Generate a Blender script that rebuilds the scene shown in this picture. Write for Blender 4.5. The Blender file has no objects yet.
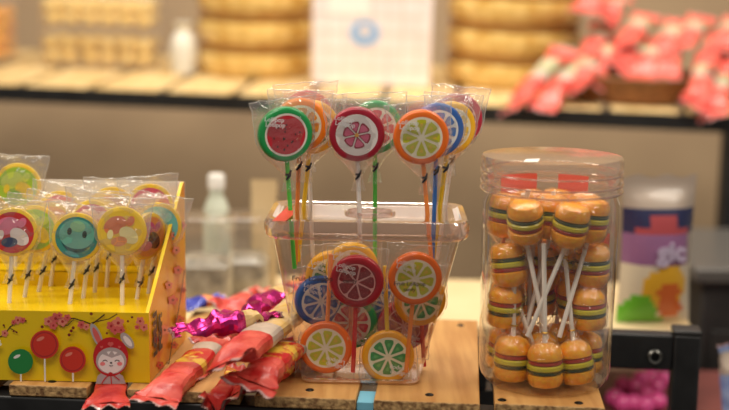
import bpy, bmesh, math, random
from mathutils import Vector, Matrix, noise
from math import sin, cos, pi, radians, atan, tan, sqrt
R = random.Random(7)
S = bpy.context.scene
COL = S.collection

# ------------------------------------------------------------ camera, world, lights, exposure
F, CX, CY = 1250.0, 364.5, 205.0
SH = 0.90                                   # height of the front display shelf above the floor
EYE = Vector((0, 0, SH + 0.329))
pitch, roll = atan(215 / F), radians(0.8)
_r0, _f, _u0 = Vector((1, 0, 0)), Vector((0, cos(pitch), -sin(pitch))), Vector((0, sin(pitch), cos(pitch)))
_r = _r0 * cos(roll) + _u0 * sin(roll)
_u = _u0 * cos(roll) - _r0 * sin(roll)
cd = bpy.data.cameras.new('camera'); cam = bpy.data.objects.new('camera', cd); COL.objects.link(cam)
cam.matrix_world = Matrix(((_r.x, _u.x, -_f.x, EYE.x), (_r.y, _u.y, -_f.y, EYE.y), (_r.z, _u.z, -_f.z, EYE.z), (0, 0, 0, 1)))
cd.sensor_width = 36; cd.lens = F / 729 * 36; cd.clip_start = 0.05
cd.dof.use_dof = True; cd.dof.focus_distance = 1.065; cd.dof.aperture_fstop = 2.8; cd.dof.aperture_blades = 0
S.camera = cam

wd = bpy.data.worlds.new('world'); S.world = wd; wd.use_nodes = True
bg = wd.node_tree.nodes['Background']; bg.inputs['Color'].default_value = (1.0, 0.93, 0.85, 1); bg.inputs['Strength'].default_value = 0.19

def area(name, loc, target, sx, sy, power, col=(1, 0.92, 0.8)):
    l = bpy.data.lights.new(name, 'AREA'); l.shape = 'RECTANGLE'; l.size = sx; l.size_y = sy; l.energy = power; l.color = col
    o = bpy.data.objects.new(name, l); COL.objects.link(o); o.location = loc
    o.rotation_euler = (Vector(target) - Vector(loc)).to_track_quat('-Z', 'Y').to_euler()
    return o
area('ceiling_lamp_over_back_shelf', (0.1, 1.75, SH + 1.45), (0.05, 2.1, SH + 0.2), 1.6, 0.3, 33)
area('ceiling_lamp_front', (-0.25, 0.1, SH + 1.6), (0, 1.1, SH + 0.05), 1.2, 0.4, 15.5)
area('ceiling_lamp_right', (1.1, 0.7, SH + 1.3), (0.1, 1.1, SH + 0.05), 0.3, 0.8, 9)
area('ceiling_lamp_left', (-1.0, 1.0, SH + 1.3), (-0.1, 1.1, SH + 0.05), 0.3, 0.6, 9)
vs = S.view_settings
vs.view_transform = 'Standard'; vs.look = 'None'; vs.gamma = 1; vs.use_curve_mapping = False; vs.exposure = 0.0
S.cycles.transparent_max_bounces = 48
S.cycles.max_bounces = 12
S.cycles.sample_clamp_indirect = 6

# ------------------------------------------------------------ geometry helpers
def ray(px, py):
    return (_f + _r * ((px - CX) / F) + _u * ((CY - py) / F))
def plane(px, py, p, n):
    d = ray(px, py); n = Vector(n)
    return EYE + d * ((Vector(p) - EYE).dot(n) / d.dot(n))
def W(px, py, z=0.0): return plane(px, py, (0, 0, SH + z), (0, 0, 1))
def D(px, py, y): return plane(px, py, (0, y, 0), (0, 1, 0))

def lin(c):
    c /= 255.0
    return c / 12.92 if c <= 0.04045 else ((c + 0.055) / 1.055) ** 2.4
def C(r, g, b): return (lin(r), lin(g), lin(b), 1)

MR = {}
class MB:
    def __init__(s): s.v, s.f, s.m = [], [], []
    def add(s, vs, fs, mi=0, M=None):
        o = len(s.v)
        s.v += [(M @ Vector(p)) if M is not None else Vector(p) for p in vs]
        for i, f in enumerate(fs):
            s.f.append([o + k for k in f]); s.m.append(mi[i] if isinstance(mi, list) else mi)
    def box(s, c, d, mi=0, M=None):
        x, y, z = [k / 2 for k in d]; c = Vector(c)
        vs = [c + Vector((a * x, b * y, e * z)) for a in (-1, 1) for b in (-1, 1) for e in (-1, 1)]
        s.add(vs, [(0, 1, 3, 2), (4, 6, 7, 5), (0, 4, 5, 1), (2, 3, 7, 6), (0, 2, 6, 4), (1, 5, 7, 3)], mi, M)
    def hexa(s, b, t, mi=0):   # bottom quad, top quad
        s.add(list(b) + list(t), [(3, 2, 1, 0), (4, 5, 6, 7), (0, 1, 5, 4), (1, 2, 6, 5), (2, 3, 7, 6), (3, 0, 4, 7)], mi)
    def lathe(s, prof, seg=32, mi=0, M=None, capb=False, capt=False):
        vs, fs, ms = [], [], []
        n = len(prof)
        for (r, z) in prof:
            for k in range(seg):
                a = 2 * pi * k / seg; vs.append((r * cos(a), r * sin(a), z))
        for i in range(n - 1):
            for k in range(seg):
                k2 = (k + 1) % seg
                fs.append((i * seg + k, i * seg + k2, (i + 1) * seg + k2, (i + 1) * seg + k)); ms.append(mi[i] if isinstance(mi, list) else mi)
        m0 = mi[0] if isinstance(mi, list) else mi; m1 = mi[-1] if isinstance(mi, list) else mi
        if capb: fs.append(tuple(reversed(range(seg)))); ms.append(m0)
        if capt: fs.append(tuple(range((n - 1) * seg, n * seg))); ms.append(m1)
        s.add(vs, fs, ms, M)
    def loft(s, loops, mi=0, M=None, capb=False, capt=False):
        n = len(loops[0]); vs = [p for l in loops for p in l]; fs = []; ms = []
        for i in range(len(loops) - 1):
            for k in range(n):
                k2 = (k + 1) % n; fs.append((i * n + k, i * n + k2, (i + 1) * n + k2, (i + 1) * n + k)); ms.append(mi[i] if isinstance(mi, list) else mi)
        m0 = mi[0] if isinstance(mi, list) else mi; m1 = mi[-1] if isinstance(mi, list) else mi
        if capb: fs.append(tuple(reversed(range(n)))); ms.append(m0)
        if capt: fs.append(tuple(range((len(loops) - 1) * n, len(loops) * n))); ms.append(m1)
        s.add(vs, fs, ms, M)
    def tube(s, pts, r, seg=8, mi=0, M=None):
        pts = [Vector(p) for p in pts]; loops = []
        for i, p in enumerate(pts):
            t = (pts[min(i + 1, len(pts) - 1)] - pts[max(i - 1, 0)]).normalized()
            a = t.orthogonal().normalized() if i == 0 else (a - t * a.dot(t)).normalized()
            b = t.cross(a)
            rr = r[i] if isinstance(r, (list, tuple)) else r
            loops.append([p + a * (rr * cos(2 * pi * k / seg)) + b * (rr * sin(2 * pi * k / seg)) for k in range(seg)])
        s.loft(loops, mi, M, True, True)
    def poly(s, pts, mi=0, M=None): s.add(pts, [tuple(range(len(pts)))], mi, M)
    def build(s, name, mats, parent=None, smooth=True, angle=40, world=False, bevel=0):
        me = bpy.data.meshes.new(name)
        vs = s.v
        if world and parent is not None:
            inv = MR.get(parent.name)
            if inv is not None: vs = [inv @ p for p in vs]
        me.from_pydata([tuple(p) for p in vs], [], s.f)
        for m in (mats if isinstance(mats, (list, tuple)) else [mats]): me.materials.append(m)
        for p, k in zip(me.polygons, s.m): p.material_index = k
        bm = bmesh.new(); bm.from_mesh(me); bmesh.ops.recalc_face_normals(bm, faces=bm.faces); bm.to_mesh(me); bm.free()
        if smooth:
            me.polygons.foreach_set('use_smooth', [True] * len(me.polygons)); me.set_sharp_from_angle(angle=radians(angle))
        o = bpy.data.objects.new(name, me); COL.objects.link(o)
        if parent is not None:
            o.parent = parent
            if parent.name in MR: MR[o.name] = MR[parent.name]
        if bevel:
            b = o.modifiers.new('bevel', 'BEVEL'); b.width = bevel; b.segments = 2; b.limit_method = 'ANGLE'
        return o

def tag(o, label, cat, group=None, kind=None):
    o['label'] = label; o['category'] = cat
    if group: o['group'] = group
    if kind: o['kind'] = kind
    return o
def thing(name, label, cat, M, group=None):
    o = bpy.data.objects.new(name, None); COL.objects.link(o); o.empty_display_size = 0.01
    if not isinstance(M, Matrix): M = Matrix.Translation(Vector(M))
    o.matrix_world = M; MR[o.name] = M.inverted()
    return tag(o, label, cat, group)
def dup(root, M, label, group=None):
    r = root.copy(); COL.objects.link(r); r.matrix_world = M; r['label'] = label
    if group: r['group'] = group
    out = []
    for ch in list(root.children):
        c = ch.copy(); COL.objects.link(c); c.parent = r; out.append(c)
        for g in ch.children:
            d = g.copy(); COL.objects.link(d); d.parent = c
    return r, out
def frame(P, zaxis, toward):
    z = Vector(zaxis).normalized(); y = -Vector(toward); y = (y - z * y.dot(z)).normalized(); x = y.cross(z)
    return Matrix(((x.x, y.x, z.x, P.x), (x.y, y.y, z.y, P.y), (x.z, y.z, z.z, P.z), (0, 0, 0, 1)))
def rrect(w, d, r, z, cx=0, cy=0, n=6):
    out = []
    for (sx, sy, a0) in ((1, 1, 0), (-1, 1, 90), (-1, -1, 180), (1, -1, 270)):
        for k in range(n + 1):
            a = radians(a0 + 90 * k / n); out.append(Vector((cx + sx * (w / 2 - r) + r * cos(a), cy + sy * (d / 2 - r) + r * sin(a), z)))
    return out
def text_mesh(txt, size, bold=0.0, ext=0.0):
    cu = bpy.data.curves.new('txt', 'FONT'); cu.body = txt; cu.size = size; cu.align_x = 'CENTER'; cu.align_y = 'CENTER'; cu.offset = bold; cu.extrude = ext; cu.resolution_u = 3
    o = bpy.data.objects.new('txt', cu); COL.objects.link(o)
    dg = bpy.context.evaluated_depsgraph_get(); me = o.evaluated_get(dg).to_mesh()
    vs = [v.co.copy() for v in me.vertices]; fs = [tuple(p.vertices) for p in me.polygons]
    o.evaluated_get(dg).to_mesh_clear(); bpy.data.objects.remove(o); bpy.data.curves.remove(cu)
    return vs, fs

# ------------------------------------------------------------ materials
MATS = {}
def principled(name, col, rough=0.5, metal=0.0, coat=0.0, spec=0.5, trans=0.0, sss=0.0, emit=None):
    if name in MATS: return MATS[name]
    m = bpy.data.materials.new(name); m.use_nodes = True; b = m.node_tree.nodes['Principled BSDF']
    b.inputs['Base Color'].default_value = col; b.inputs['Roughness'].default_value = rough; b.inputs['Metallic'].default_value = metal
    b.inputs['Coat Weight'].default_value = coat; b.inputs['Coat Roughness'].default_value = 0.08; b.inputs['Specular IOR Level'].default_value = spec
    b.inputs['Transmission Weight'].default_value = trans
    if sss: b.inputs['Subsurface Weight'].default_value = sss; b.inputs['Subsurface Radius'].default_value = (0.006, 0.003, 0.002); b.inputs['Subsurface Scale'].default_value = 1
    MATS[name] = m; return m
def noisy(name, c1, c2, scale, rough=0.5, stretch=(1, 1, 1), bump=0.0, detail=4, coat=0.0, lo=0.35, hi=0.65, dist=0.002, metal=0.0, coord='Object'):
    m = principled(name, c1, rough, metal, coat); nt = m.node_tree; N = nt.nodes; L = nt.links; b = N['Principled BSDF']
    tc = N.new('ShaderNodeTexCoord'); mp = N.new('ShaderNodeMapping'); mp.inputs['Scale'].default_value = stretch
    nz = N.new('ShaderNodeTexNoise'); nz.inputs['Scale'].default_value = scale; nz.inputs['Detail'].default_value = detail
    cr = N.new('ShaderNodeValToRGB'); cr.color_ramp.elements[0].color = c1; cr.color_ramp.elements[1].color = c2
    cr.color_ramp.elements[0].position = lo; cr.color_ramp.elements[1].position = hi
    L.new(tc.outputs[coord], mp.inputs[0]); L.new(mp.outputs[0], nz.inputs['Vector']); L.new(nz.outputs['Fac'], cr.inputs[0]); L.new(cr.outputs[0], b.inputs['Base Color'])
    if bump:
        bp = N.new('ShaderNodeBump'); bp.inputs['Strength'].default_value = bump; bp.inputs['Distance'].default_value = dist
        L.new(nz.outputs['Fac'], bp.inputs['Height']); L.new(bp.outputs[0], b.inputs['Normal'])
    return m
def clear(name, tint=(1, 1, 1, 1), base=0.05, edge=0.55, power=3.0, rough=0.06, haze=0.0, hazecol=(0.9, 0.88, 0.85, 1), bump=0.0, bscale=120):
    m = bpy.data.materials.new(name); m.use_nodes = True; nt = m.node_tree; N = nt.nodes; L = nt.links
    for n in list(N): N.remove(n)
    out = N.new('ShaderNodeOutputMaterial'); tr = N.new('ShaderNodeBsdfTransparent'); tr.inputs[0].default_value = tint
    gl = N.new('ShaderNodeBsdfGlossy'); gl.inputs['Roughness'].default_value = rough; gl.inputs[0].default_value = (1, 1, 1, 1)
    lw = N.new('ShaderNodeLayerWeight'); pw = N.new('ShaderNodeMath'); pw.operation = 'POWER'; pw.inputs[1].default_value = power
    mu = N.new('ShaderNodeMath'); mu.operation = 'MULTIPLY_ADD'; mu.inputs[1].default_value = edge; mu.inputs[2].default_value = base; mu.use_clamp = True
    mx = N.new('ShaderNodeMixShader')
    L.new(lw.outputs['Facing'], pw.inputs[0]); L.new(pw.outputs[0], mu.inputs[0]); L.new(mu.outputs[0], mx.inputs[0]); L.new(gl.outputs[0], mx.inputs[2])
    if haze:
        df = N.new('ShaderNodeBsdfTranslucent'); df.inputs[0].default_value = hazecol
        d2 = N.new('ShaderNodeBsdfDiffuse'); d2.inputs[0].default_value = hazecol
        ad = N.new('ShaderNodeMixShader'); ad.inputs[0].default_value = 0.5; L.new(df.outputs[0], ad.inputs[1]); L.new(d2.outputs[0], ad.inputs[2])
        mh = N.new('ShaderNodeMixShader'); mh.inputs[0].default_value = haze
        L.new(tr.outputs[0], mh.inputs[1]); L.new(ad.outputs[0], mh.inputs[2]); L.new(mh.outputs[0], mx.inputs[1])
    else: L.new(tr.outputs[0], mx.inputs[1])
    if bump:
        tc = N.new('ShaderNodeTexCoord'); nz = N.new('ShaderNodeTexNoise'); nz.inputs['Scale'].default_value = bscale
        bp = N.new('ShaderNodeBump'); bp.inputs['Strength'].default_value = bump; bp.inputs['Distance'].default_value = 0.003
        L.new(tc.outputs['Object'], nz.inputs['Vector']); L.new(nz.outputs['Fac'], bp.inputs['Height'])
        L.new(bp.outputs[0], gl.inputs['Normal']); L.new(bp.outputs[0], lw.inputs['Normal'])
    L.new(mx.outputs[0], out.inputs[0]); return m

cello = clear('cellophane', base=0.10, edge=0.7, power=1.9, rough=0.11, haze=0.06, bump=0.7, bscale=200)
cello_in = clear('inner_cellophane', base=0.06, edge=0.5, power=2.2, rough=0.1, haze=0.025, bump=0.7, bscale=200)
seam = clear('sealed_edge', base=0.15, edge=0.5, power=1.5, rough=0.15, haze=0.35)
acrylic = clear('clear_acrylic', tint=(0.965, 0.93, 0.915, 1), base=0.035, edge=0.8, power=2.2, rough=0.05, haze=0.008, hazecol=C(235, 205, 195))
rimplastic = clear('acrylic_rim', tint=(0.93, 0.86, 0.83, 1), base=0.14, edge=0.85, power=1.6, rough=0.07, haze=0.16, hazecol=C(238, 196, 184))
jarplastic = clear('jar_plastic', tint=(0.98, 0.97, 0.955, 1), base=0.04, edge=0.8, power=2.2, rough=0.05, haze=0.012)
jarlid = clear('jar_lid_plastic', tint=(0.96, 0.92, 0.88, 1), base=0.10, edge=0.5, power=2.0, rough=0.12, haze=0.17, hazecol=C(235, 215, 200))
backplastic = clear('thin_clear_plastic', base=0.08, edge=0.7, power=2.0, rough=0.08, haze=0.07)
wood = noisy('pine_plank', C(176, 122, 62), C(204, 154, 90), 9, 0.55, (9, 0.8, 9), 0.15, 6)
woodend = noisy('rough_sawn_end', C(120, 84, 50), C(205, 165, 110), 220, 0.9, (1, 1, 1), 0.9, 8)
paleplank = noisy('pale_plank', C(206, 172, 112), C(228, 198, 142), 8, 0.55, (6, 1, 6), 0.1)
blackm = noisy('black_metal', C(20, 20, 21), C(34, 34, 35), 40, 0.45)
steel = principled('grey_steel', C(150, 148, 142), 0.3, 1.0)
screwm = principled('black_screw', C(18, 16, 15), 0.4, 0.6)
white = principled('white_plastic', C(238, 234, 226), 0.4)

# ------------------------------------------------------------ the setting
wallm = noisy('tan_wall_paint', C(168, 141, 110), C(184, 156, 122), 3.5, 0.8)
mb = MB(); mb.box((0, 2.9, 1.3), (5, 0.06, 2.6)); o = mb.build('wall_back', wallm); o['kind'] = 'structure'
mb = MB(); mb.box((0, 1.2, -0.02), (5, 5, 0.04)); o = mb.build('floor', noisy('dark_floor', C(60, 52, 46), C(80, 70, 60), 6, 0.5)); o['kind'] = 'structure'

# front display shelf: planks screwed to a black metal frame
A, B = W(0, 384), W(600, 408)
ex = (B - A).normalized(); ey = Vector((-ex.y, ex.x, 0)); up = Vector((0, 0, 1))
def FL(px):      # point of the front edge line under pixel column px
    n = ey; return plane(px, 395, A, n)
def fu(px): return (plane(px, 395, A, ey) - A).dot(ex)
shelf = thing('display_shelf', 'wooden plank display shelf on a black metal frame under the sweets', 'shelf', Matrix.Translation(A + Vector((0, 0, -SH))))
def front_plank(p0, p1, length, fwd=0.0, screws=()):
    u0, u1 = fu(p0), fu(p1); t = 0.010
    b = [A + ex * a + ey * c + up * (-t) for a, c in ((u0, -fwd), (u1, -fwd), (u1, length), (u0, length))]
    mb = MB(); mb.hexa(b, [p + up * t for p in b]); mb.m[2] = 1; mb.m[4] = 1
    pl = mb.build('plank', [wood, woodend], shelf, world=True, bevel=0.0012)
    for (a, c) in screws:
        q = A + ex * (u0 + (u1 - u0) * a) + ey * c
        m2 = MB(); m2.lathe([(0.0001, 0.0012), (0.0022, 0.0011), (0.0036, 0.0004), (0.0038, -0.0008)], 14, M=Matrix.Translation(q)); m2.build('screw', screwm, pl, world=True)
front_plank(-125, -8, 0.26, 0, ((.5, .012),))
front_plank(9, 87, 0.26, 0, ((.5, .012),))
front_plank(127, 240, 0.26, 0, ((.5, .012),))
front_plank(255, 356, 0.26, 0.003, ((.52, .016), (.5, .235)))
front_plank(374, 480, 0.26, 0.002, ((.52, .016), (.80, .238)))
front_plank(495, 606, 0.175, -0.001, ((.07, .010), (.77, .010)))
mb = MB()
for (c, u1) in ((0.012, fu(604)), (0.225, fu(492))):
    u0 = fu(-140); b = [A + ex * a + ey * d + up * (-0.058) for a, d in ((u0, c - 0.012), (u1, c - 0.012), (u1, c + 0.018), (u0, c + 0.018))]
    mb.hexa(b, [p + up * 0.0475 for p in b])
mb.build('front_rail', blackm, shelf, world=True, bevel=0.002)
bl, br = D(540, 330, 1.205), D(674, 342, 1.19)
bl.z = br.z = SH - 0.002
bd = (br - bl).normalized(); bn = Vector((-bd.y, bd.x, 0))
mb = MB(); b = [bl + up * -.036, br + up * -.036, br + bn * .02 + up * -.036, bl + bn * .02 + up * -.036]; mb.hexa(b, [p + up * .036 for p in b]); mb.build('corner_beam', blackm, shelf, world=True, bevel=0.002)
mb = MB(); e = br + bd * 0.026; q0 = br - bn * .002; b = [q0, q0 + bd * .026, q0 + bd * .026 + bn * .026, q0 + bn * .026]
mb.hexa([Vector((p.x, p.y, 0.0)) for p in b], [Vector((p.x, p.y, SH - .001)) for p in b]); mb.build('post', blackm, shelf, world=True, bevel=0.002)
mb = MB(); b = [p - bd * (.001 if k in (0, 3) else -.001) for k, p in enumerate(b)]; mb.hexa([Vector((p.x, p.y, SH - .002)) for p in b], [Vector((p.x, p.y, SH + .004)) for p in b]); mb.build('post_cap', principled('black_plastic', C(34, 32, 31), 0.5), shelf, world=True, bevel=0.002)
eyec = plane(655, 357, bl - bn * 0.0004, bn)
mb = MB(); mb.lathe([(0.0042, 0.0), (0.0044, 0.0022), (0.0062, 0.0026), (0.0078, 0.001), (0.0079, 0)], 28, M=frame(eyec, -bn, up)); mb.lathe([(0.0001, 0.0003), (0.0044, 0.0003)], 28, 1, M=frame(eyec, -bn, up)); mb.build('eyelet', [steel, screwm], shelf, world=True)
for px in (-135, 480):
    q = A + ex * fu(px) + ey * .02; mb = MB(); mb.box((q.x, q.y + .012, (SH - .058) / 2), (.03, .03, SH - .058)); mb.build('leg', blackm, shelf, world=True)
for px in (-135, 480):
    q = A + ex * fu(px) + ey * .225; mb = MB(); mb.box((q.x, q.y, (SH - .058) / 2), (.03, .03, SH - .058)); mb.build('leg', blackm, shelf, world=True)
mb = MB(); u0, u1 = fu(357), fu(373.5); b = [A + ex * a + ey * d + up * (-0.0100) for a, d in ((u0, 0.0), (u1, 0.0), (u1, .03), (u0, .03))]; mb.hexa(b, [p + up * 0.0065 for p in b])
mb.build('tape', principled('pale_blue_tape', C(120, 190, 215), 0.5), shelf, world=True)['label'] = 'pale blue strip in the gap between planks'

# low table behind, a little lower than the shelf
LT = -0.045
tab = thing('display_table', 'pale display table standing low behind the front shelf', 'table', (0, 1.75, 0))
tz = SH + LT
mb = MB(); b = [Vector(p) for p in ((-0.75, 1.40, tz - .02), (0.375, 1.37, tz - .02), (0.40, 1.60, tz - .02), (-0.75, 1.63, tz - .02))]; mb.hexa(b, [p + up * .02 for p in b])
mb.build('tabletop', noisy('cream_tabletop', C(214, 186, 136), C(228, 204, 160), 5, 0.5), tab, world=True, bevel=.003)
for p in ((-0.7, 1.45), (0.15, 1.43), (0.15, 1.57), (-0.7, 1.58)):
    mb = MB(); mb.box((p[0], p[1], (tz - .02) / 2), (.04, .04, tz - .02)); mb.build('leg', blackm, tab, world=True)

# ------------------------------------------------------------ sweets: shared builders
def ring_pts(r, n, y, a0=0): return [(r * cos(a0 + 2 * pi * k / n), y, r * sin(a0 + 2 * pi * k / n)) for k in range(n)]
def gloss(col): return principled('sugar_%d_%d_%d' % col, C(*col), 0.3, 0, 0.35)
def paper(col): return principled('print_%d_%d_%d' % col, C(*col), 0.45, 0, 0.1)
def candy_disc(design, cols, Rr, h, zc):
    """hard sugar disc, axis along y, centre at height zc; returns mesh builder and materials"""
    mats = [gloss(c) for c in cols]; mb = MB()
    M = Matrix.Translation((0, 0, zc)) @ Matrix.Rotation(pi / 2, 4, 'X')
    ri = 0.76 if design != 'seeded' else 0.78
    prof = [(0.0002, -h)] + [(Rr * ri * k / 2, -h) for k in (1, 2)] + [(Rr * .80, -h * 1.015), (Rr * .91, -h * 1.0), (Rr * .965, -h * .86), (Rr, -h * .5), (Rr, h * .5), (Rr * .965, h * .86), (Rr * .91, h * 1.0), (Rr * .80, h * 1.015), (Rr * ri, h), (Rr * ri / 2, h), (0.0002, h)]
    mi = [1, 1] + [0] * 9 + [1, 1]
    mb.lathe(prof, 44, mi, M)
    for sgn in (-1, 1):
        off = [0]
        def place(pts, m, lift=1):
            mb.poly([(x * Rr, sgn * (h + .00012 * lift), zc + z * Rr) for x, z in pts], m)
        def wedge(a0, a1, r0, r1, m, lift=1, rounded=True):
            am = (a0 + a1) / 2; pts = [(r0 * cos(am), r0 * sin(am))]
            rin = r1 * 0.86
            pts.append((rin * cos(a0), rin * sin(a0)))
            for k in range(5):
                a = a0 + (a1 - a0) * (0.12 + 0.76 * k / 4); pts.append((r1 * cos(a), r1 * sin(a)))
            pts.append((rin * cos(a1), rin * sin(a1))); place(pts, m, lift)
        if design == 'citrus':
            n = 8
            for k in range(n):
                a = 2 * pi * k / n + .3; g = .085
                wedge(a + g, a + 2 * pi / n - g, .12, .67, 2)
                am = a + pi / n; wedge(am - .13, am + .13, .36, .54, 3, 2)
        elif design == 'flower':
            for k in range(6):
                a = 2 * pi * k / 6 + .2; wedge(a + .06, a + 2 * pi / 6 - .06, .05, .50, 3); wedge(a + .13, a + 2 * pi / 6 - .13, .12, .44, 2, 2)
            place([(.08 * cos(2 * pi * k / 10), .08 * sin(2 * pi * k / 10)) for k in range(10)], 4, 3)
        elif design == 'seeded':
            place([(.71 * cos(2 * pi * k / 30), .71 * sin(2 * pi * k / 30)) for k in range(30)], 2, 1)
            rr = random.Random(3)
            for k in range(16):
                a = rr.uniform(0, 6.28); q = rr.uniform(.12, .58); x, z = q * cos(a), q * sin(a)
                place([(x + .028 * cos(t) , z + .045 * sin(t)) for t in [2 * pi * j / 7 for j in range(7)]], 3, 2)
        elif design == 'spokes':
            n = 7; place([(.70 * cos(2 * pi * k / 30), .70 * sin(2 * pi * k / 30)) for k in range(30)], 2, 1)
            for k in range(n):
                a = 2 * pi * k / n + .5; wedge(a + .05, a + 2 * pi / n - .05, .08, .655, 3, 2)
                for j in range(5):
                    q = .3 + .065 * j; t = a + (0.25 + .12 * (j % 3)) * 1.5; x, z = q * cos(t), q * sin(t)
                    place([(x + .018 * cos(s), z + .018 * sin(s)) for s in [1.3 * i for i in range(5)]], 4, 3)
    return mb, mats
def wrapper_mesh(Rr, h, zc, seed, top=0.0065, flare=1.22, neck=0.014, tail=0.012, amp=0.0011):
    """clear cellophane pouch round a disc, straight sealed edge on top, gathered on the stick below"""
    rr = random.Random(seed); mb = MB(); nu, nv = 12, 20
    z0, z1 = -Rr - neck - tail, Rr + top
    def half(z):
        if z > 0: return Rr * (1.09 + (flare - 1.09) * (z / z1) ** 1.5)
        if z > -Rr: return max(Rr * 1.09 * sqrt(max(1 - (z / (Rr * 1.18)) ** 2, 0.0)), .004)
        t = (-Rr - z) / (neck + tail); a = Rr * 1.09 * sqrt(1 - (1 / 1.18) ** 2)
        return a + (.0035 - a) * min(t * 2.2, 1) + .0016 * max(0, t - .55) * 4
    def thick(z):
        if z > 0: return (h * 1.25) * (1 - (z / z1) ** 2) + .0003
        if z > -Rr: return h * 1.25
        t = (-Rr - z) / (neck + tail); return h * 1.25 + (.0026 - h * 1.25) * min(t * 2, 1)
    off = Vector((seed * 1.37, seed * .7, 0))
    for sgn in (-1, 1):
        vs, fs = [], []
        for j in range(nv + 1):
            z = z0 + (z1 - z0) * j / nv; w, t = half(z), thick(z)
            for i in range(nu + 1):
                u = -1 + 2 * i / nu; y = sgn * t * (1 - abs(u) ** 3)
                cr = noise.noise(Vector((u * 3, z * 160, sgn * 3)) + off) * amp * 2 * (1 - abs(u) ** 4)
                yy = y + sgn * max(cr, -.0006) + (noise.noise(Vector((z * 60, u * 1.5, 0)) + off) * .004 * max(0, z / z1) ** 2)
                x = u * w + (rr.uniform(-1, 1) * .0006 if abs(u) == 1 else 0)
                vs.append((x, yy, zc + z + (rr.uniform(-1, 1) * .0008 if j == nv else 0)))
        for j in range(nv):
            for i in range(nu): a = j * (nu + 1) + i; fs.append((a, a + 1, a + nu + 2, a + nu + 1))
        mb.add(vs, fs, 0)
    edge = [vs[j * (nu + 1)] for j in range(10, nv + 1)] + vs[nv * (nu + 1) + 1:] + [vs[j * (nu + 1) + nu] for j in range(nv - 1, 9, -1)]
    mb.tube(edge, .00035, 5, 1)
    return mb
FRUIT = {
    'watermelon': ('seeded', [(30, 150, 75), (240, 225, 215), (200, 32, 48), (60, 15, 20)]),
    'red_flower': ('flower', [(170, 24, 48), (242, 232, 226), (225, 95, 135), (160, 20, 50), (235, 170, 60)]),
    'orange_lime': ('citrus', [(240, 112, 24), (242, 230, 205), (198, 196, 28), (222, 190, 40)]),
    'yellow_green': ('citrus', [(240, 170, 22), (240, 232, 200), (50, 150, 70), (90, 180, 90)]),
    'red_orange': ('spokes', [(175, 18, 40), (160, 25, 40), (228, 170, 165), (140, 20, 32), (200, 90, 95)]),
    'orange': ('citrus', [(245, 130, 20), (245, 230, 200), (240, 150, 40), (250, 180, 70)]),
    'lime_yellow': ('citrus', [(245, 180, 25), (240, 235, 200), (70, 140, 60), (110, 170, 80)]),
    'cherry': ('spokes', [(185, 30, 62), (190, 50, 70), (230, 180, 180), (165, 30, 55), (215, 110, 120)]),
    'green': ('citrus', [(30, 160, 82), (235, 235, 215), (205, 60, 75), (225, 110, 110)]),
    'blue': ('citrus', [(45, 95, 170), (225, 228, 225), (70, 120, 190), (110, 150, 205)]),
    'yellow': ('citrus', [(246, 186, 20), (244, 232, 195), (236, 196, 40), (248, 216, 90)]),
}
STICK = {'white': (232, 224, 214), 'green': (80, 200, 70), 'orange': (240, 140, 60), 'yellow': (238, 196, 30), 'blue': (50, 110, 190), 'red': (205, 40, 45), 'peach': (228, 150, 110)}
blacktie = principled('black_tie', C(28, 26, 30), 0.5)
_seed = [10]
def lollipop(P, Q, fruit, stick, label, cat='lollipop', group=None, Rr=0.0226, yaw=0.0, h=0.0042, tie=True, script=True, wrap=True, neck=.014, flare=1.22):
    """P disc centre, Q stick end (world)"""
    _seed[0] += 1; ax = P - Q; L = ax.length
    toward = Matrix.Rotation(yaw, 3, 'Z') @ Vector((0 - P.x * .6, -1, 0.0))
    t = thing('lollipop', label, cat, frame(Q, ax, toward), group)
    d, cols = FRUIT[fruit]; mb, mats = candy_disc(d, cols, Rr, h, L); mb.build('candy', mats, t)
    mb = MB(); mb.tube([(0, 0, 0), (0, 0, L - Rr + .004)], .0019, 10); mb.build('stick', principled('stick_' + stick, C(*STICK[stick]), 0.4), t)
    if wrap:
        w = wrapper_mesh(Rr, h, L, _seed[0], neck=neck, flare=flare)
        w.build('wrapper', [cello if tie else cello_in, seam], t, angle=180)
        if script:
            mb = MB(); vs, fs = text_mesh('Lollipop', .0052, .00005)
            for k, (dx, dz) in enumerate(((-.42, .62), (-.40, .43))):
                M = Matrix.Translation((dx * Rr, -h * 1.62, L + dz * Rr)) @ Matrix.Rotation(radians(18), 4, 'Y') @ Matrix.Rotation(pi / 2, 4, 'X') @ Matrix.Rotation(radians(8), 4, 'Z')
                mb.add(vs, fs, 0, M @ Matrix.Shear('XZ', 4, (0, 0)))
            mb.build('wrapper_print', principled('silver_print', C(235, 235, 235), 0.35), t)
    if tie:
        mb = MB(); zc = L - Rr - neck * .8
        mb.tube([(-.0022, -.0022, zc - .0042), (.0006, -.0026, zc - .001), (.0026, -.0012, zc + .0034)], [.0008, .0013, .0007], 6)
        mb.lathe([(.0022, zc - .001), (.0024, zc), (.0022, zc + .001)], 12); mb.build('tie', blacktie, t)
    return t

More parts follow.
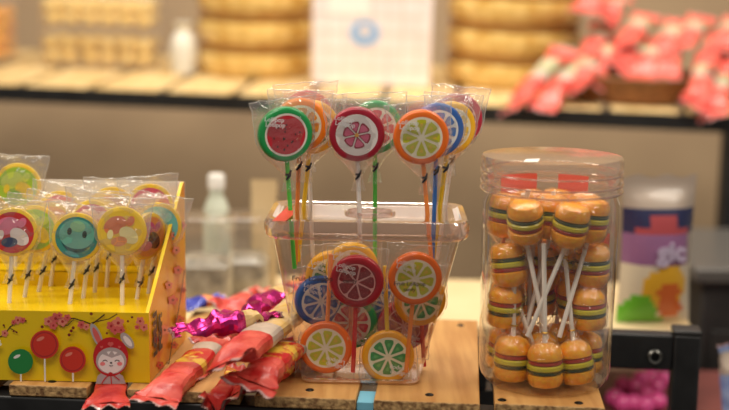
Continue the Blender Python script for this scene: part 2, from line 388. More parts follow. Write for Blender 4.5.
# ------------------------------------------------------------ clear tub of fruit lollipops
TP, TZ = D(361, 380, 1.088), 0.0
tcx, tcy = W(360.5, 384).x, 1.045
TM = Matrix.Translation((tcx, tcy, SH)) @ Matrix.Rotation(radians(-1.0), 4, 'Z')
tub = thing('lollipop_tub', 'clear square tapered plastic tub holding fruit slice lollipops', 'tub', TM)
tub_h = 0.1385
def tub_loop(t, grow=0.0, z=None):
    w = 0.100 + (0.159 - 0.100) * t; d = 0.058 + (0.098 - 0.058) * t
    return rrect(w + grow, d + grow, .010 + .006 * t, (tub_h * t if z is None else z), (0.004 * t), 0)
mb = MB()
mb.loft([tub_loop(0, -.012, .0012), tub_loop(0, -.004, .0008), tub_loop(.015), tub_loop(.25), tub_loop(.5), tub_loop(.75), tub_loop(.95)], capb=True)
mb.build('tub_body', acrylic, tub)
mb = MB(); mb.loft([tub_loop(0, -.003, .0002), tub_loop(0, .0006, .0018), tub_loop(.02, .0004, .0042), tub_loop(.02, -.004, .0046)])
mb.build('base_rim', rimplastic, tub)
def print_on_tub(txt, size, x, z):
    vs, fs = text_mesh(txt, size, .00008)
    y = -(0.029 + .020 * z / tub_h) - .0008
    return vs, fs, Matrix.Translation((x, y, z)) @ Matrix.Rotation(radians(90 + 8), 4, 'X')
mb = MB()
for (tx, sz, x, z) in (('Fruit Lollipop', .0062, -.040, .0945), ('candy', .0050, -.009, .0930), ('Fruit Lollipop', .0048, .040, .0915), ('candy', .0042, .040, .0865)):
    vs, fs, M = print_on_tub(tx, sz, x, z); mb = MB(); mb.add(vs, fs, 0, M); mb.build('lettering', principled('grey_print', C(70, 55, 50), 0.5), tub)
mb = MB(); z = tub_h
lo = lambda g, z: rrect(.160 + g, .100 + g, .02 + g * .2, z, .004, 0, 8)
mb.loft([lo(.0, z - .008), lo(.004, z - .010), lo(.008, z - .008), lo(.0095, z - .002), lo(.009, z + .002), lo(.005, z + .0055), lo(-.004, z + .006), lo(-.008, z + .0045), lo(-.014, z + .004)])
mb.build('lid_rim', rimplastic, tub)
mb = MB(); mb.loft([lo(-.014, z + .004), lo(-.06, z + .0042)], capt=True)
mb.loft([lo(-.004, z - .006), lo(-.02, z - .0065)])
mb.build('lid', acrylic, tub)
mb = MB(); MM = Matrix.Translation((.006, -.002, z + .004)) @ Matrix.Diagonal((1.15, .85, 1, 1))
mb.lathe([(.019, 0), (.0185, .0022), (.0175, .0026), (.0165, .0022), (.016, 0)], 40, M=MM); mb.build('lid_boss', rimplastic, tub)
mb = MB()
def tubw(px, py): return plane(px, py, (0, 0, SH + z + .0068), up)
c = [plane(a, b, (0, 0, SH + z + .0065), up) for a, b in ((272, 221), (288, 206), (293, 206), (293, 215), (285, 221))]
mb.poly(c); mb.build('sticker', paper((222, 70, 58)), tub, world=True)['label'] = 'red sticker on the lid corner'

lidz = SH + tub_h
def stick_end(px, py, y, P, zend):
    """follow the line from disc P through the pixel (px,py) at depth y down to height zend"""
    q = D(px, py, y); d = (q - P); return P + d * ((zend - P.z) / d.z)
TOPG = None
tops = [
    ((307, 117), 1.083, (311, 212), 1.088, 'cherry', 'white', 'dark red lollipop at the back of the left cluster above the tub', 10),
    ((312, 127), 1.066, (303, 214), 1.070, 'lime_yellow', 'yellow', 'yellow rimmed green citrus lollipop, third in the left cluster above the tub', 14),
    ((300, 125), 1.050, (297, 217), 1.056, 'orange', 'orange', 'orange rimmed lollipop on orange stick just behind the watermelon one', 8),
    ((285, 134), 1.032, (291, 219), 1.040, 'watermelon', 'green', 'red watermelon slice lollipop with green rim on green stick', 16),
    ((375, 127), 1.065, (375, 212), 1.072, 'green', 'green', 'green rimmed lollipop on green stick, half hidden behind the pink flower one', 10),
    ((357, 134), 1.038, (359.5, 218), 1.046, 'red_flower', 'white', 'red rimmed white lollipop with pink flower slice on white stick', -2),
    ((457, 120), 1.085, (444, 212), 1.088, 'cherry', 'white', 'dark red lollipop at the back of the right cluster above the tub', 22),
    ((450, 128), 1.068, (439, 214), 1.070, 'yellow', 'yellow', 'yellow rimmed lollipop on yellow stick, third in the right cluster above the tub', 24),
    ((437, 130), 1.052, (434, 216), 1.056, 'blue', 'blue', 'blue rimmed lollipop on blue stick just behind the orange and lime one', 18),
    ((421, 137), 1.034, (428, 220), 1.040, 'orange_lime', 'orange', 'orange rimmed lollipop with lime yellow segments standing front right above the tub', 4),
]
for (dp, dy, sp, sy, fr, st, lb, yw) in tops:
    P = D(dp[0], dp[1], dy); Q = stick_end(sp[0], sp[1], sy, P, lidz - .045)
    lollipop(P, Q, fr, st, lb, group='lollipops standing in the lid of the tub', Rr=.0232, yaw=radians(yw))
ins = [
    ((386, 306), 1.068, (391, 372), 'blue', 'blue', 'blue rimmed lollipop at the very back of the tub, right of middle', 5),
    ((331, 276), 1.062, (335, 372), 'lime_yellow', 'white', 'yellow rimmed lollipop deep in the tub behind the dark red slice, on white stick', 8),
    ((352, 268), 1.046, (350, 350), 'yellow', 'peach', 'yellow rimmed lollipop inside the tub behind the dark red slice', 6),
    ((403, 325), 1.060, (410, 262), 'cherry', 'red', 'dark red lollipop low inside the tub behind the orange and green ones', 8),
    ((352, 322), 1.060, (368, 262), 'green', 'green', 'green rimmed lollipop in the middle of the tub behind the others', -10),
    ((320, 300), 1.058, (312, 372), 'blue', 'blue', 'blue rimmed lollipop standing deep in the left of the tub', 14),
    ((420, 300), 1.048, (424, 372), 'yellow_green', 'red', 'yellow and green lollipop right behind the orange slice inside the tub', 14),
    ((326, 347), 1.034, (331, 254), 'orange_lime', 'orange', 'orange rimmed lime slice lollipop upside down at the bottom left of the tub', -4),
    ((388, 356), 1.033, (385, 266), 'yellow_green', 'yellow', 'yellow rimmed green slice lollipop upside down at the bottom right of the tub', 2),
    ((357, 281), 1.022, (353, 372), 'red_orange', 'red', 'dark red citrus slice lollipop at the front of the tub', -5),
    ((415, 278), 1.022, (406, 372), 'orange_lime', 'orange', 'orange rimmed lime slice lollipop upright at the upper right inside the tub', 6),
]
for (dp, dy, sp, fr, st, lb, yw) in ins:
    P = D(dp[0], dp[1], dy); Q = D(sp[0], sp[1], dy + .004)
    Q.z = max(Q.z, SH + .006)
    lollipop(P, Q, fr, st, lb, group='lollipops inside the clear tub', Rr=.0226, yaw=radians(yw), neck=.018, tie=False, script=True, flare=1.15)

# ------------------------------------------------------------ jar of burger gummies
jf = W(553, 399.5); JR = 0.0560
jc = Vector((jf.x, jf.y + JR, SH))
jar = thing('sweet_jar', 'tall round clear plastic jar full of burger gummies', 'jar', Matrix.Translation(jc))
JH = 0.195
mb = MB(); mb.lathe([(.0001, .0025), (.040, .0025), (.046, .0), (.051, .0012), (.0545, .006), (JR, .012), (JR + .0012, .09), (JR + .0014, .155), (JR - .0015, .163), (JR - .0015, .1755)], 72)
mb.build('jar_body', jarplastic, jar)
mb = MB(); r = JR + .0030; LU = .005
mb.lathe([(r - .001, .1595), (r, .161), (r + .0002, .165), (r - .0008, .1662), (r - .0008, .1675), (r + .0002, .1687), (r + .0004, .1755), (r - .0006, .1768), (r + .0004, .178), (r + .0004, .187), (r - .0008, .1895), (r - .004, .190), (.0001, .1895)], 72, M=Matrix.Translation((0, 0, LU)))
mb.build('lid', jarlid, jar)
for z_ in (.1665, .1725, .1815):
    mb = MB(); mb.tube([((r + .0004) * cos(2 * pi * k / 72), (r + .0004) * sin(2 * pi * k / 72), z_) for k in range(73)], .0008, 6); mb.build('lid_ridge', rimplastic, jar)
mb = MB(); c = [plane(a, b, (0, 0, SH + .1955), up) for a, b in ((523, 162), (526, 159), (540, 158.5), (538, 162))]; mb.poly(c); mb.build('sticker', paper((236, 232, 226)), jar, world=True)['label'] = 'small white sticker on the lid'
mb = MB()
lab = []
for k in range(15):
    a = radians(18 + 5.0 * k); lab.append((JR + .0018) * Vector((cos(a), sin(a), 0)))
for i, (z0, z1) in enumerate(((.052, .070), (.070, .115), (.115, .125))):
    for k in range(14): mb.add([lab[k] + up * z0, lab[k + 1] + up * z0, lab[k + 1] + up * z1, lab[k] + up * z1], [(0, 1, 2, 3)], (1, 0, 1)[i])
red = []
for k in range(27):
    a = radians(25 + 5.0 * k); red.append((JR - .0022) * Vector((cos(a), sin(a), 0)))
for k in (list(range(4, 10)) + list(range(14, 22))): mb.add([red[k] + up * .152, red[k + 1] + up * .152, red[k + 1] + up * .1715, red[k] + up * .1715], [(0, 1, 2, 3)], 1)
mb.build('label', [paper((236, 190, 40)), paper((235, 70, 45))], jar)['label'] = 'yellow and red label on the back of the jar'

bun = noisy('gummy_bun', C(255, 158, 4), C(255, 186, 30), 260, 0.3, bump=.5, dist=.001, coat=.3)
lett = principled('gummy_green', C(44, 62, 20), 0.3, 0, .3)
chee = principled('gummy_lime', C(214, 200, 36), 0.3, 0, .3)
pat = principled('gummy_red', C(176, 44, 22), 0.3, 0, .3)
gold = principled('gold_tie', C(190, 150, 60), 0.3, 0.8)
stickw = principled('white_stick', C(236, 226, 214), 0.4)
bcello = clear('burger_cellophane', base=0.07, edge=0.5, power=2.2, rough=0.08, haze=0.012, bump=1.0, bscale=170)
def burger(M, label, stick_tilt, stick_dir):
    t = thing('burger_gummy', label, 'gummy lollipop', M, 'burger gummies in the jar')
    k = .001
    def part(name, prof, mat): mb = MB(); mb.lathe([(a * k, b * k) for a, b in prof], 28); mb.build(name, mat, t)
    part('bun', [(.1, 0), (8, .3), (13, 2), (15, 5.5), (15.4, 9), (14.8, 12), (13, 13.2), (.1, 13.3)], bun)
    part('lettuce', [(.1, 13.1), (14.2, 13.0), (15.2, 13.8), (15.2, 15.2), (14, 15.9), (.1, 16)], lett)
    part('cheese', [(.1, 15.7), (14.4, 15.7), (15.8, 17), (15.7, 19.6), (14.4, 20.8), (.1, 20.9)], chee)
    part('patty', [(.1, 20.7), (13.8, 20.6), (14.8, 21.8), (14.6, 23.6), (13.6, 24.4), (.1, 24.5)], pat)
    part('bun', [(.1, 24.3), (13.6, 24.3), (15.2, 25.6), (15.3, 28.5), (14.2, 32.5), (11.5, 36), (7, 38.3), (.1, 39)], bun)
    mb = MB(); mb.tube([(0, 0, -.004), (0, 0, .088)], .0021, 8); s = mb.build('stick', stickw, t); s.location = (0, 0, .037); s.rotation_euler = (0, 0, 0)
    mb = MB(); n = 26; loops = []
    for (r, z) in ((10, -.6), (15.6, 4), (16.6, 12), (16.9, 20), (16.3, 28), (12.5, 37), (6, 43), (2.8, 47), (2.6, 49), (5, 54), (7.5, 60)):
        loops.append([(r * k * (1 + (.10 + .10 * (z > 34)) * noise.noise(Vector((3 * cos(6.28 * i / n), 3 * sin(6.28 * i / n), z * .08))) + (.12 if z > 30 else .0) * sin(i * 6.28 * 6 / n)) * cos(2 * pi * i / n), r * k * (1 + .12 * noise.noise(Vector((3 * cos(6.28 * i / n), 3 * sin(6.28 * i / n), z * .08))) + (.12 if z > 30 else 0) * sin(i * 6.28 * 6 / n)) * sin(2 * pi * i / n), z * k) for i in range(n)])
    mb.loft(loops); mb.build('wrapper', bcello, t, angle=180)
    mb = MB(); pts = [(.0031 * cos(6.28 * i / 12), .0031 * sin(6.28 * i / 12), .048) for i in range(13)]; mb.tube(pts, .0007, 6); mb.tube([(.003, 0, .048), (.007, .001, .0505), (.0095, -.001, .0475)], .0006, 5); mb.build('tie', gold, t)
    return t
def bmat(phi, r, z, flip, tilt, spin):
    a = radians(phi); rad = Vector((sin(a), -cos(a), 0))
    zd = (-1 if flip else 1); axis = (Vector((0, 0, zd)) * cos(tilt) - rad * sin(tilt)).normalized()
    x = axis.orthogonal().normalized(); y = axis.cross(x)
    M = Matrix(((x.x, y.x, axis.x, 0), (x.y, y.y, axis.y, 0), (x.z, y.z, axis.z, 0), (0, 0, 0, 1)))
    return Matrix.Translation(jc + rad * r + up * z) @ M @ Matrix.Rotation(spin, 4, 'Z'), rad
names = []
bl_ = [
    # phi, r, z, flip, tilt, label
    (-57, .0368, .0045, 0, .04, 'burger gummy sitting upright at the bottom left front of the jar'),
    (-6, .0368, .0045, 0, .03, 'burger gummy sitting upright at the bottom of the jar, middle of the front'),
    (43, .0368, .0045, 0, .03, 'burger gummy sitting upright at the bottom of the jar, right of front middle'),
    (95, .0368, .0045, 0, .05, 'burger gummy on the bottom of the jar against its right wall'),
    (147, .0368, .0045, 0, .05, 'burger gummy on the bottom of the jar at the back right'),
    (199, .0368, .0045, 0, .05, 'burger gummy on the bottom of the jar at the middle of the back'),
    (251, .0368, .0045, 0, .05, 'burger gummy on the bottom of the jar against its left wall'),
    (0, .0010, .0045, 0, .02, 'burger gummy on the bottom of the jar in the centre of the ring'),
    (40, .0012, .1610, 1, .03, 'upside down burger gummy under the lid in the centre of the ring'),
    (-82, .0372, .047, 0, .06, 'burger gummy one layer up from the bottom against the left wall of the jar'),
    (74, .0372, .047, 0, .05, 'burger gummy one layer up from the bottom against the right wall of the jar'),
    (128, .0368, .047, 0, .06, 'burger gummy one layer up from the bottom at the back right of the jar'),
    (180, .0368, .047, 0, .06, 'burger gummy one layer up from the bottom at the back of the jar'),
    (232, .0368, .047, 0, .06, 'burger gummy one layer up from the bottom at the back left of the jar'),
    (-44, .0362, .1590, 1, .24, 'upside down burger gummy under the lid, left of the front pair'),
    (24, .0366, .1580, 1, .20, 'upside down burger gummy under the lid, right of the front pair'),
    (70, .0362, .1600, 1, .10, 'upside down burger gummy under the lid just behind the front pair, right side'),
    (114, .0360, .1600, 1, .06, 'upside down burger gummy under the lid against the right wall of the jar'),
    (160, .0360, .1600, 1, .06, 'upside down burger gummy under the lid at the back right of the jar'),
    (206, .0360, .1600, 1, .06, 'upside down burger gummy under the lid at the back of the jar'),
    (258, .0360, .1600, 1, .06, 'upside down burger gummy under the lid against the left wall of the jar'),
    (-84, .0368, .1200, 1, .12, 'upside down burger gummy second from the lid at the left of the jar'),
    (84, .0368, .1190, 1, .10, 'upside down burger gummy second from the lid at the right of the jar'),
    (128, .0366, .1150, 1, .06, 'upside down burger gummy second from the lid at the back right of the jar'),
    (178, .0366, .1150, 1, .06, 'upside down burger gummy second from the lid at the back of the jar'),
    (234, .0366, .1150, 1, .06, 'upside down burger gummy second from the lid at the back left of the jar'),
]
proto = None
for i, (phi, r, z, fl, ti, lb) in enumerate(bl_):
    M, rad = bmat(phi, r, z, fl, ti, R.uniform(0, 6.28))
    if proto is None: t = proto = burger(M, lb, 0, None); kids = list(t.children)
    else: t, kids = dup(proto, M @ Matrix.Scale(R.uniform(.93, 1.0), 4) @ Matrix.Rotation(R.uniform(-.16, .16), 4, 'X'), lb)
    # swing the stick towards the jar's middle, with some sideways scatter
    zd = Vector((0, 0, -1 if fl else 1)); side = rad.cross(up)
    sd = (zd - rad * R.uniform(.04, .24) + side * R.uniform(-.40, .40)).normalized()
    if z > .1 and phi in (-84, 84) or (not fl and z > .04): sd = (zd - rad * R.uniform(.30, .42) + side * R.uniform(-.15, .15)).normalized()
    ld = (M.to_3x3().inverted() @ sd).normalized()
    for c in kids:
        if c.name.split('.')[0] == 'stick': c.rotation_mode = 'QUATERNION'; c.rotation_quaternion = Vector((0, 0, 1)).rotation_difference(ld)

# ------------------------------------------------------------ yellow display box
fr = W(150, 383.5); fl_ = fr + (W(0, 380.5) - fr).normalized() * 0.245
bx = (fr - fl_).normalized(); by = Vector((-bx.y, bx.x, 0))
top_z = plane(150, 313, fr, by).z
br_ = Vector((D(186, 330, fr.y + .135).x, fr.y + .135, SH)); bk_l = fl_ + by * .135
tz_back = D(187, 182, br_.y).z
yel = noisy('yellow_card', C(230, 192, 5), C(236, 200, 10), 30, 0.35, coat=.2)
cardw = principled('white_card', C(228, 220, 212), 0.6)
shadedcard = noisy('shaded_blossom_card', C(232, 166, 6), C(206, 66, 40), 24, 0.35, coat=.2, lo=.50, hi=.72)  # yellow card turned orange: side's shade put into colour; red blotches are blossom print
boxo = thing('display_box', 'yellow cardboard display box with blossom print holding flat round lollipops', 'display box', Matrix.Translation(fr), None)
BOXB = Vector((0, 0, .0006))
def slab(pts, n, t, name, mats, extra=None, part_of=None, rim=0):
    mb = MB(); k = len(pts); n = Vector(n).normalized() * t
    vs = [Vector(p) for p in pts]; mb.add(vs + [p + n for p in vs], [tuple(range(k)), tuple(reversed(range(k, 2 * k)))] + [(i, (i + 1) % k, k + (i + 1) % k, k + i) for i in range(k)], [0, 0] + [rim] * k)
    if extra: extra(mb)
    return mb.build(name, mats, part_of or boxo, world=True, smooth=False)
class Dec:
    """flat prints on a panel, laid out by where they stand on it"""
    def __init__(s, mb, p, n): s.mb, s.p, s.n, s.k = mb, Vector(p), Vector(n).normalized(), 0
    def at(s, px, py): return plane(px, py, s.p, s.n)
    def lift(s): s.k += 1; return s.n * (.00015 + .00003 * s.k)
    def poly(s, pts, m): l = s.lift(); s.mb.poly([s.at(*q) + l for q in pts], m)
    def ell(s, cx, cy, rx, ry, m, rot=0, n=24):
        r = radians(rot); s.poly([(cx + rx * cos(t) * cos(r) - ry * sin(t) * sin(r), cy + rx * cos(t) * sin(r) + ry * sin(t) * cos(r)) for t in [2 * pi * i / n for i in range(n)]], m)
    def line(s, pts, w, m):
        l = s.lift()
        for (a, b) in zip(pts[:-1], pts[1:]):
            dx, dy = b[0] - a[0], b[1] - a[1]; q = sqrt(dx * dx + dy * dy) or 1; ox, oy = -dy / q * w / 2, dx / q * w / 2
            s.mb.poly([s.at(a[0] + ox, a[1] + oy) + l, s.at(b[0] + ox, b[1] + oy) + l, s.at(b[0] - ox, b[1] - oy) + l, s.at(a[0] - ox, a[1] - oy) + l], m)
    def blossom(s, x, y, r, mp, mc, seed=0):
        for k in range(5):
            a = 2 * pi * k / 5 + seed; s.ell(x + r * .55 * cos(a), y + r * .55 * sin(a), r * .5, r * .42, mp, math.degrees(a), 10)
        s.ell(x, y, r * .28, r * .28, mc, 0, 8)
PR = [yel] + [paper(c) for c in ((62, 34, 26), (226, 130, 110), (168, 40, 40), (34, 130, 62), (206, 52, 36), (236, 228, 220), (190, 30, 36), (176, 166, 164), (236, 228, 224), (236, 130, 130), (40, 30, 32), (120, 24, 24), (214, 96, 90))]
BR, PK, DK, GRN, RD, WH, HOOD, GREY, FACE, CHK, BLK, DRD, PK2 = range(1, 14)
def front_print(mb):
    d = Dec(mb, fr - by * .0002, -by)
    # branches with blossom
    d.line([(-2, 338), (5, 334), (10, 327), (18, 321)], 1.0, BR); d.line([(10, 328), (17, 332)], .7, BR); d.line([(5, 328), (4, 324)], .6, BR)
    for x, y, r in ((18, 320, 4.2), (23, 320, 3), (5, 333, 3.6), (14, 322, 2.6)): d.blossom(x, y, r, PK if r > 3 else PK2, DK, x)
    for x, y in ((26, 320.5), (4, 325), (14, 331), (17, 332)): d.ell(x, y, 1.1, 1, DRD, 0, 8)
    d.line([(58, 317), (66, 319), (74, 318), (84, 321), (92, 324), (100, 318), (105, 314)], 1.3, BR); d.line([(74, 319), (68, 325), (60, 327)], .7, BR)
    for x, y, r in ((49, 321, 5), (56, 318, 5.5), (63, 321, 5), (54, 325, 4.2), (68, 317, 3.6), (60, 315, 3.4), (82, 324, 4), (87, 326, 3.4)): d.blossom(x, y, r, PK if int(x) % 2 else PK2, DK, x)
    for x, y in ((43, 326), (72, 330), (70, 334), (74, 327), (92, 313)): d.ell(x, y, 1.6, 1.6, DRD, 0, 9)
    d.line([(92, 322), (110, 318), (118, 313)], .9, BR)
    for x, y, r in ((112, 325, 5), (119, 322, 6), (116, 329, 4.5), (122, 329, 4), (141, 320, 4.4), (145, 326, 4), (138, 326, 2.6)): d.blossom(x, y, r, PK if int(x) % 2 else PK2, DK, x)
    for x, y in ((108, 332), (129, 320), (133, 316)): d.ell(x, y, 1.2, 1.2, DRD, 0, 8)
    d.blossom(-1, 342, 4.2, WH, BLK, .3)
    # plain lollipop roundels
    for x, y, r, m, m2 in ((22, 360, 12.5, GRN, WH), (46, 343, 14.2, RD, DK), (74, 358, 13.2, RD, DK)):
        d.line([(x, y), (x + .5, 380)], 1.6, WH); d.ell(x, y, r, r, m, 0, 36); d.ell(x, y, r * .90, r * .90, {GRN: 4, RD: 5}[m], 0, 36)
        d.ell(x, y, r * .88, r * .88, DK if m == RD else GRN, 0, 32); d.ell(x, y, r * .80, r * .80, m, 0, 32)
        d.ell(x - r * .28, y - r * .40, r * .30, r * .12, PK if m == RD else WH, -25, 14)
    # rabbit in a red hood
    d.ell(98, 334, 4.4, 13, GREY, -24); d.ell(98.4, 335, 2.6, 10, PK2, -24)
    d.ell(128.5, 339, 4.6, 9.5, GREY, -38); d.ell(129, 339.5, 2.6, 6.5, WH, -38)
    d.poly([(97, 382), (99, 374), (106, 369), (116, 369), (124, 374), (127, 382)], GREY)
    d.ell(112, 355, 17.5, 19.5, HOOD, 0, 40); d.ell(112.5, 359, 15.2, 13.2, GREY, 0, 36); d.ell(112.5, 360.5, 13, 11, FACE, 0, 36)
    d.poly([(103, 352), (107, 349), (110, 353), (113, 348.5), (116, 353), (120, 350), (122, 353), (113, 356)], GREY)
    d.ell(104, 362, 2.6, 2, CHK, 0, 12); d.ell(121, 362, 2.6, 2, CHK, 0, 12)
    for x in (106.5, 118.5): d.line([(x - 2.4, 359.6), (x - 1, 358.4), (x + 1, 358.4), (x + 2.4, 359.6)], .8, BLK)
    d.ell(112.5, 361, 1.3, .9, BLK, 0, 10); d.line([(110.5, 363.6), (112.5, 364.2), (114.5, 363.6)], .6, BLK)
    for x, y, r in ((112, 342, 3), (103, 345, 1.6), (121, 345, 1.6)): d.ell(x - r * .4, y, r * .6, r * .6, PK2, 0, 10); d.ell(x + r * .4, y, r * .6, r * .6, PK2, 0, 10); d.poly([(x - r * .95, y + .3), (x + r * .95, y + .3), (x, y + r * 1.1)], PK2)
    d.line([(112, 371), (106, 377), (103, 382)], .9, HOOD); d.line([(112, 371), (113, 382)], .9, HOOD); d.line([(112, 371), (121, 378)], .9, HOOD); d.ell(112, 371.5, 2.2, 1.4, HOOD, 0, 10)
ft = Vector((fr.x, fr.y, top_z)); flt = Vector((fl_.x, fl_.y, top_z))
slab([fl_ + BOXB, fr + BOXB, ft, flt], by, .0012, 'front_panel', PR, front_print)
# right side panel: front bottom, front top, slanted edge to the back top, back bottom
def side_print(mb):
    n = (br_ - fr).normalized(); nn = Vector((n.y, -n.x, 0))
    d = Dec(mb, fr + nn * .0002, nn)
    for x, y, r, m in ((160, 365, 4, 7), (156, 340, 3, 3), (164, 330, 5, 2), (172, 300, 5, 13), (168, 285, 4, 2), (177, 270, 4.5, 13), (175, 250, 4, 2), (181, 225, 3.6, 13), (172, 235, 3, 2), (178, 320, 5, 7), (172, 345, 4, 7), (181, 290, 3, 3)):
        d.blossom(x, y, r, {7: 5, 2: 2, 3: 3, 13: 13}[m], DRD, x)
    d.line([(165, 372), (170, 340), (176, 310), (182, 270)], 1, BR)
    for i, (tx, u, sz) in enumerate((('POP!', .034, .0150), ('LOLLI', .016, .0150))):
        vs, fs = text_mesh(tx, sz, .0013); c = fr + n * u + up * (.036 + .003 * i)
        M = Matrix((( -up.x, n.x, nn.x, 0), (0, 0, 0, 0), (0, 0, 0, 0), (0, 0, 0, 1)))
        X = up; Y = -n; MM = Matrix(((X.x, Y.x, nn.x, c.x), (X.y, Y.y, nn.y, c.y), (X.z, Y.z, nn.z, c.z), (0, 0, 0, 1)))
        mb.add([Vector((v.x, v.y, .0012)) for v in vs], fs, BLK, MM)
sd = (br_ - fr).normalized(); sn = Vector((-sd.y, sd.x, 0))
slab([fr + BOXB, br_ + BOXB, Vector((br_.x, br_.y, tz_back)), Vector((br_.x, br_.y, tz_back)) - sd * .006, ft], sn, .0030, 'side_panel', [shadedcard] + PR[1:] + [yel], side_print, rim=14)
slab([fl_ + BOXB, bk_l + BOXB, Vector((bk_l.x, bk_l.y, tz_back)), flt], -sn, .0012, 'side_panel', [yel])
bkz = SH + .108
slab([bk_l + BOXB, br_ + BOXB, Vector((br_.x, br_.y, bkz)), Vector((bk_l.x, bk_l.y, bkz))], by, .0012, 'back_panel', [yel])
slab([Vector((bk_l.x, bk_l.y, bkz)), Vector((br_.x, br_.y, bkz)), Vector((br_.x, br_.y, tz_back)), Vector((bk_l.x, bk_l.y, tz_back))], by, .0014, 'back_flap', [cardw])['label'] = 'plain pale upper flap of the back'
tzz = top_z - .004
ins_b = .012
slab([fl_ + by * .002 + up * (tzz - SH), fr + by * .002 - bx * .002 + up * (tzz - SH), br_ - by * .03 - bx * .003 + up * (tzz - SH), bk_l - by * .03 + up * (tzz - SH)], (0, 0, -1), .001, 'tray', [yel])
slab([bk_l - by * .03 + up * (tzz - SH), br_ - by * .03 - bx * .003 + up * (tzz - SH), br_ - by * .03 - bx * .003 + up * (tzz - SH + .014), bk_l - by * .03 + up * (tzz - SH + .014)], by, .001, 'tray_step', [yel])
slab([bk_l - by * .03 + up * (tzz - SH + .014), br_ - by * .03 - bx * .003 + up * (tzz - SH + .014), br_ - by * .002 - bx * .002 + up * (tzz - SH + .014), bk_l - by * .002 + up * (tzz - SH + .014)], (0, 0, -1), .001, 'tray_step', [yel])

# flat printed lollipops in the box
cello2 = clear('loose_cellophane', base=0.10, edge=0.6, power=2.0, rough=0.12, haze=0.10, bump=0.9, bscale=150)
amber = noisy('amber_sugar', C(232, 186, 40), C(240, 204, 80), 60, 0.2, coat=.5)
def flat_pop(P, Q, face, label, yaw=0, Rr=.0215, rim=None):
    _seed[0] += 1; ax = P - Q; L = ax.length; toward = Matrix.Rotation(radians(yaw), 3, 'Z') @ Vector((-P.x * .4, -1, 0))
    t = thing('flat_lollipop', label, 'lollipop', frame(Q, ax, toward), 'flat lollipops in the yellow box')
    h = .0030; mb = MB(); M = Matrix.Translation((0, 0, L)) @ Matrix.Rotation(pi / 2, 4, 'X')
    mb.lathe([(.0002, -h), (Rr * .86, -h), (Rr * .97, -h * .7), (Rr, 0), (Rr * .97, h * .7), (Rr * .86, h), (.0002, h)], 40, 0, M)
    mb.build('candy', [rim or amber], t)
    mb = MB(); mats = []; k = 0
    for (kind, col, args) in face:
        pm = paper(col)
        if pm not in mats: mats.append(pm)
        k += 1; y = -h - .0001 - .00006 * k
        if kind == 'e':
            cx, cy, rx, ry, rot = args; r = radians(rot)
            mb.poly([(Rr * (cx + rx * cos(s) * cos(r) - ry * sin(s) * sin(r)), y, L + Rr * (cy + rx * cos(s) * sin(r) + ry * sin(s) * cos(r))) for s in [2 * pi * i / 24 for i in range(24)]], mats.index(pm))
        else: mb.poly([(Rr * a, y, L + Rr * b) for a, b in args], mats.index(pm))
    mb.build('printed_face', mats, t, smooth=False)
    mb = MB(); mb.tube([(0, 0, 0), (0, 0, L - Rr + .003)], .0019, 8); mb.build('stick', stickw, t)
    wrapper_mesh(Rr, h, L, _seed[0], top=.007, flare=1.3, neck=.012, tail=.012, amp=.0022).build('wrapper', [cello2, seam], t, angle=180)
    mb = MB(); zc = L - Rr - .020
    mb.tube([(-.0021, -.0018, zc - .004), (.0004, -.0024, zc), (.0022, -.0014, zc + .005)], [.0007, .0012, .0007], 6); mb.lathe([(.0021, zc - .001), (.0023, zc), (.0021, zc + .001)], 12); mb.build('tie', blacktie, t)
    return t
smile = [(cos(a) * .62, sin(a) * .62) for a in [radians(200 + 140 * i / 12) for i in range(13)]] + [(cos(a) * .62, sin(a) * .40 - .06) for a in [radians(340 - 140 * i / 12) for i in range(13)]]
def swirl(c1, c2, c3, c4):
    return [('e', c1, (0, 0, .84, .84, 0)), ('e', c2, (-.25, .25, .48, .34, 30)), ('e', c3, (.28, -.15, .42, .30, -40)), ('e', c4, (-.1, -.4, .32, .2, 10)), ('e', c2, (.35, .42, .22, .15, 60)), ('e', c3, (-.45, -.12, .2, .12, 80))]
FACES = {
    'red': swirl((200, 50, 50), (226, 120, 150), (240, 225, 220), (60, 70, 100)),
    'teal': [('e', (60, 140, 130), (0, 0, .84, .84, 0)), ('e', (110, 180, 160), (0, .12, .70, .62, 0)), ('e', (150, 200, 150), (0, .45, .30, .22, 0)), ('p', (25, 80, 80), smile), ('e', (30, 50, 40), (-.30, .22, .09, .15, 0)), ('e', (30, 50, 40), (.30, .16, .09, .15, 0)), ('e', (90, 165, 165), (-.1, -.68, .3, .09, -15)), ('e', (30, 60, 60), (.05, -.55, .06, .04, 0))],
    'peach': swirl((236, 196, 60), (226, 130, 80), (240, 226, 160), (230, 150, 90)),
    'pink': swirl((225, 150, 80), (200, 90, 140), (70, 45, 50), (220, 140, 160)),
    'green': swirl((160, 196, 60), (196, 214, 90), (226, 200, 60), (120, 170, 60)),
    'aqua': swirl((110, 190, 180), (160, 216, 206), (230, 206, 120), (90, 160, 170)),
    'orange': swirl((236, 150, 60), (240, 190, 90), (230, 110, 90), (250, 210, 120)),
    'rose': swirl((210, 90, 110), (240, 200, 190), (236, 190, 90), (180, 60, 90)),
}
stick_px = [(8, 303), (68, 304), (122, 305)]
grid = [['red', 'green', 'orange', 'rose'], ['teal', 'rose', 'orange', 'peach'], ['peach', 'pink', 'aqua', 'rose']]
words = [['red and pink swirl', 'green swirl', 'orange swirl', 'rose swirl'], ['teal smiling', 'rose swirl', 'orange swirl', 'peach swirl'], ['peach and yellow', 'pink and dark swirl', 'aqua', 'rose swirl']]
colw = ['at the left of the yellow box', 'in the middle of the yellow box', 'at the right of the yellow box']
roww = ['front row', 'second row', 'third row', 'back row']
z_t = top_z - SH - .004
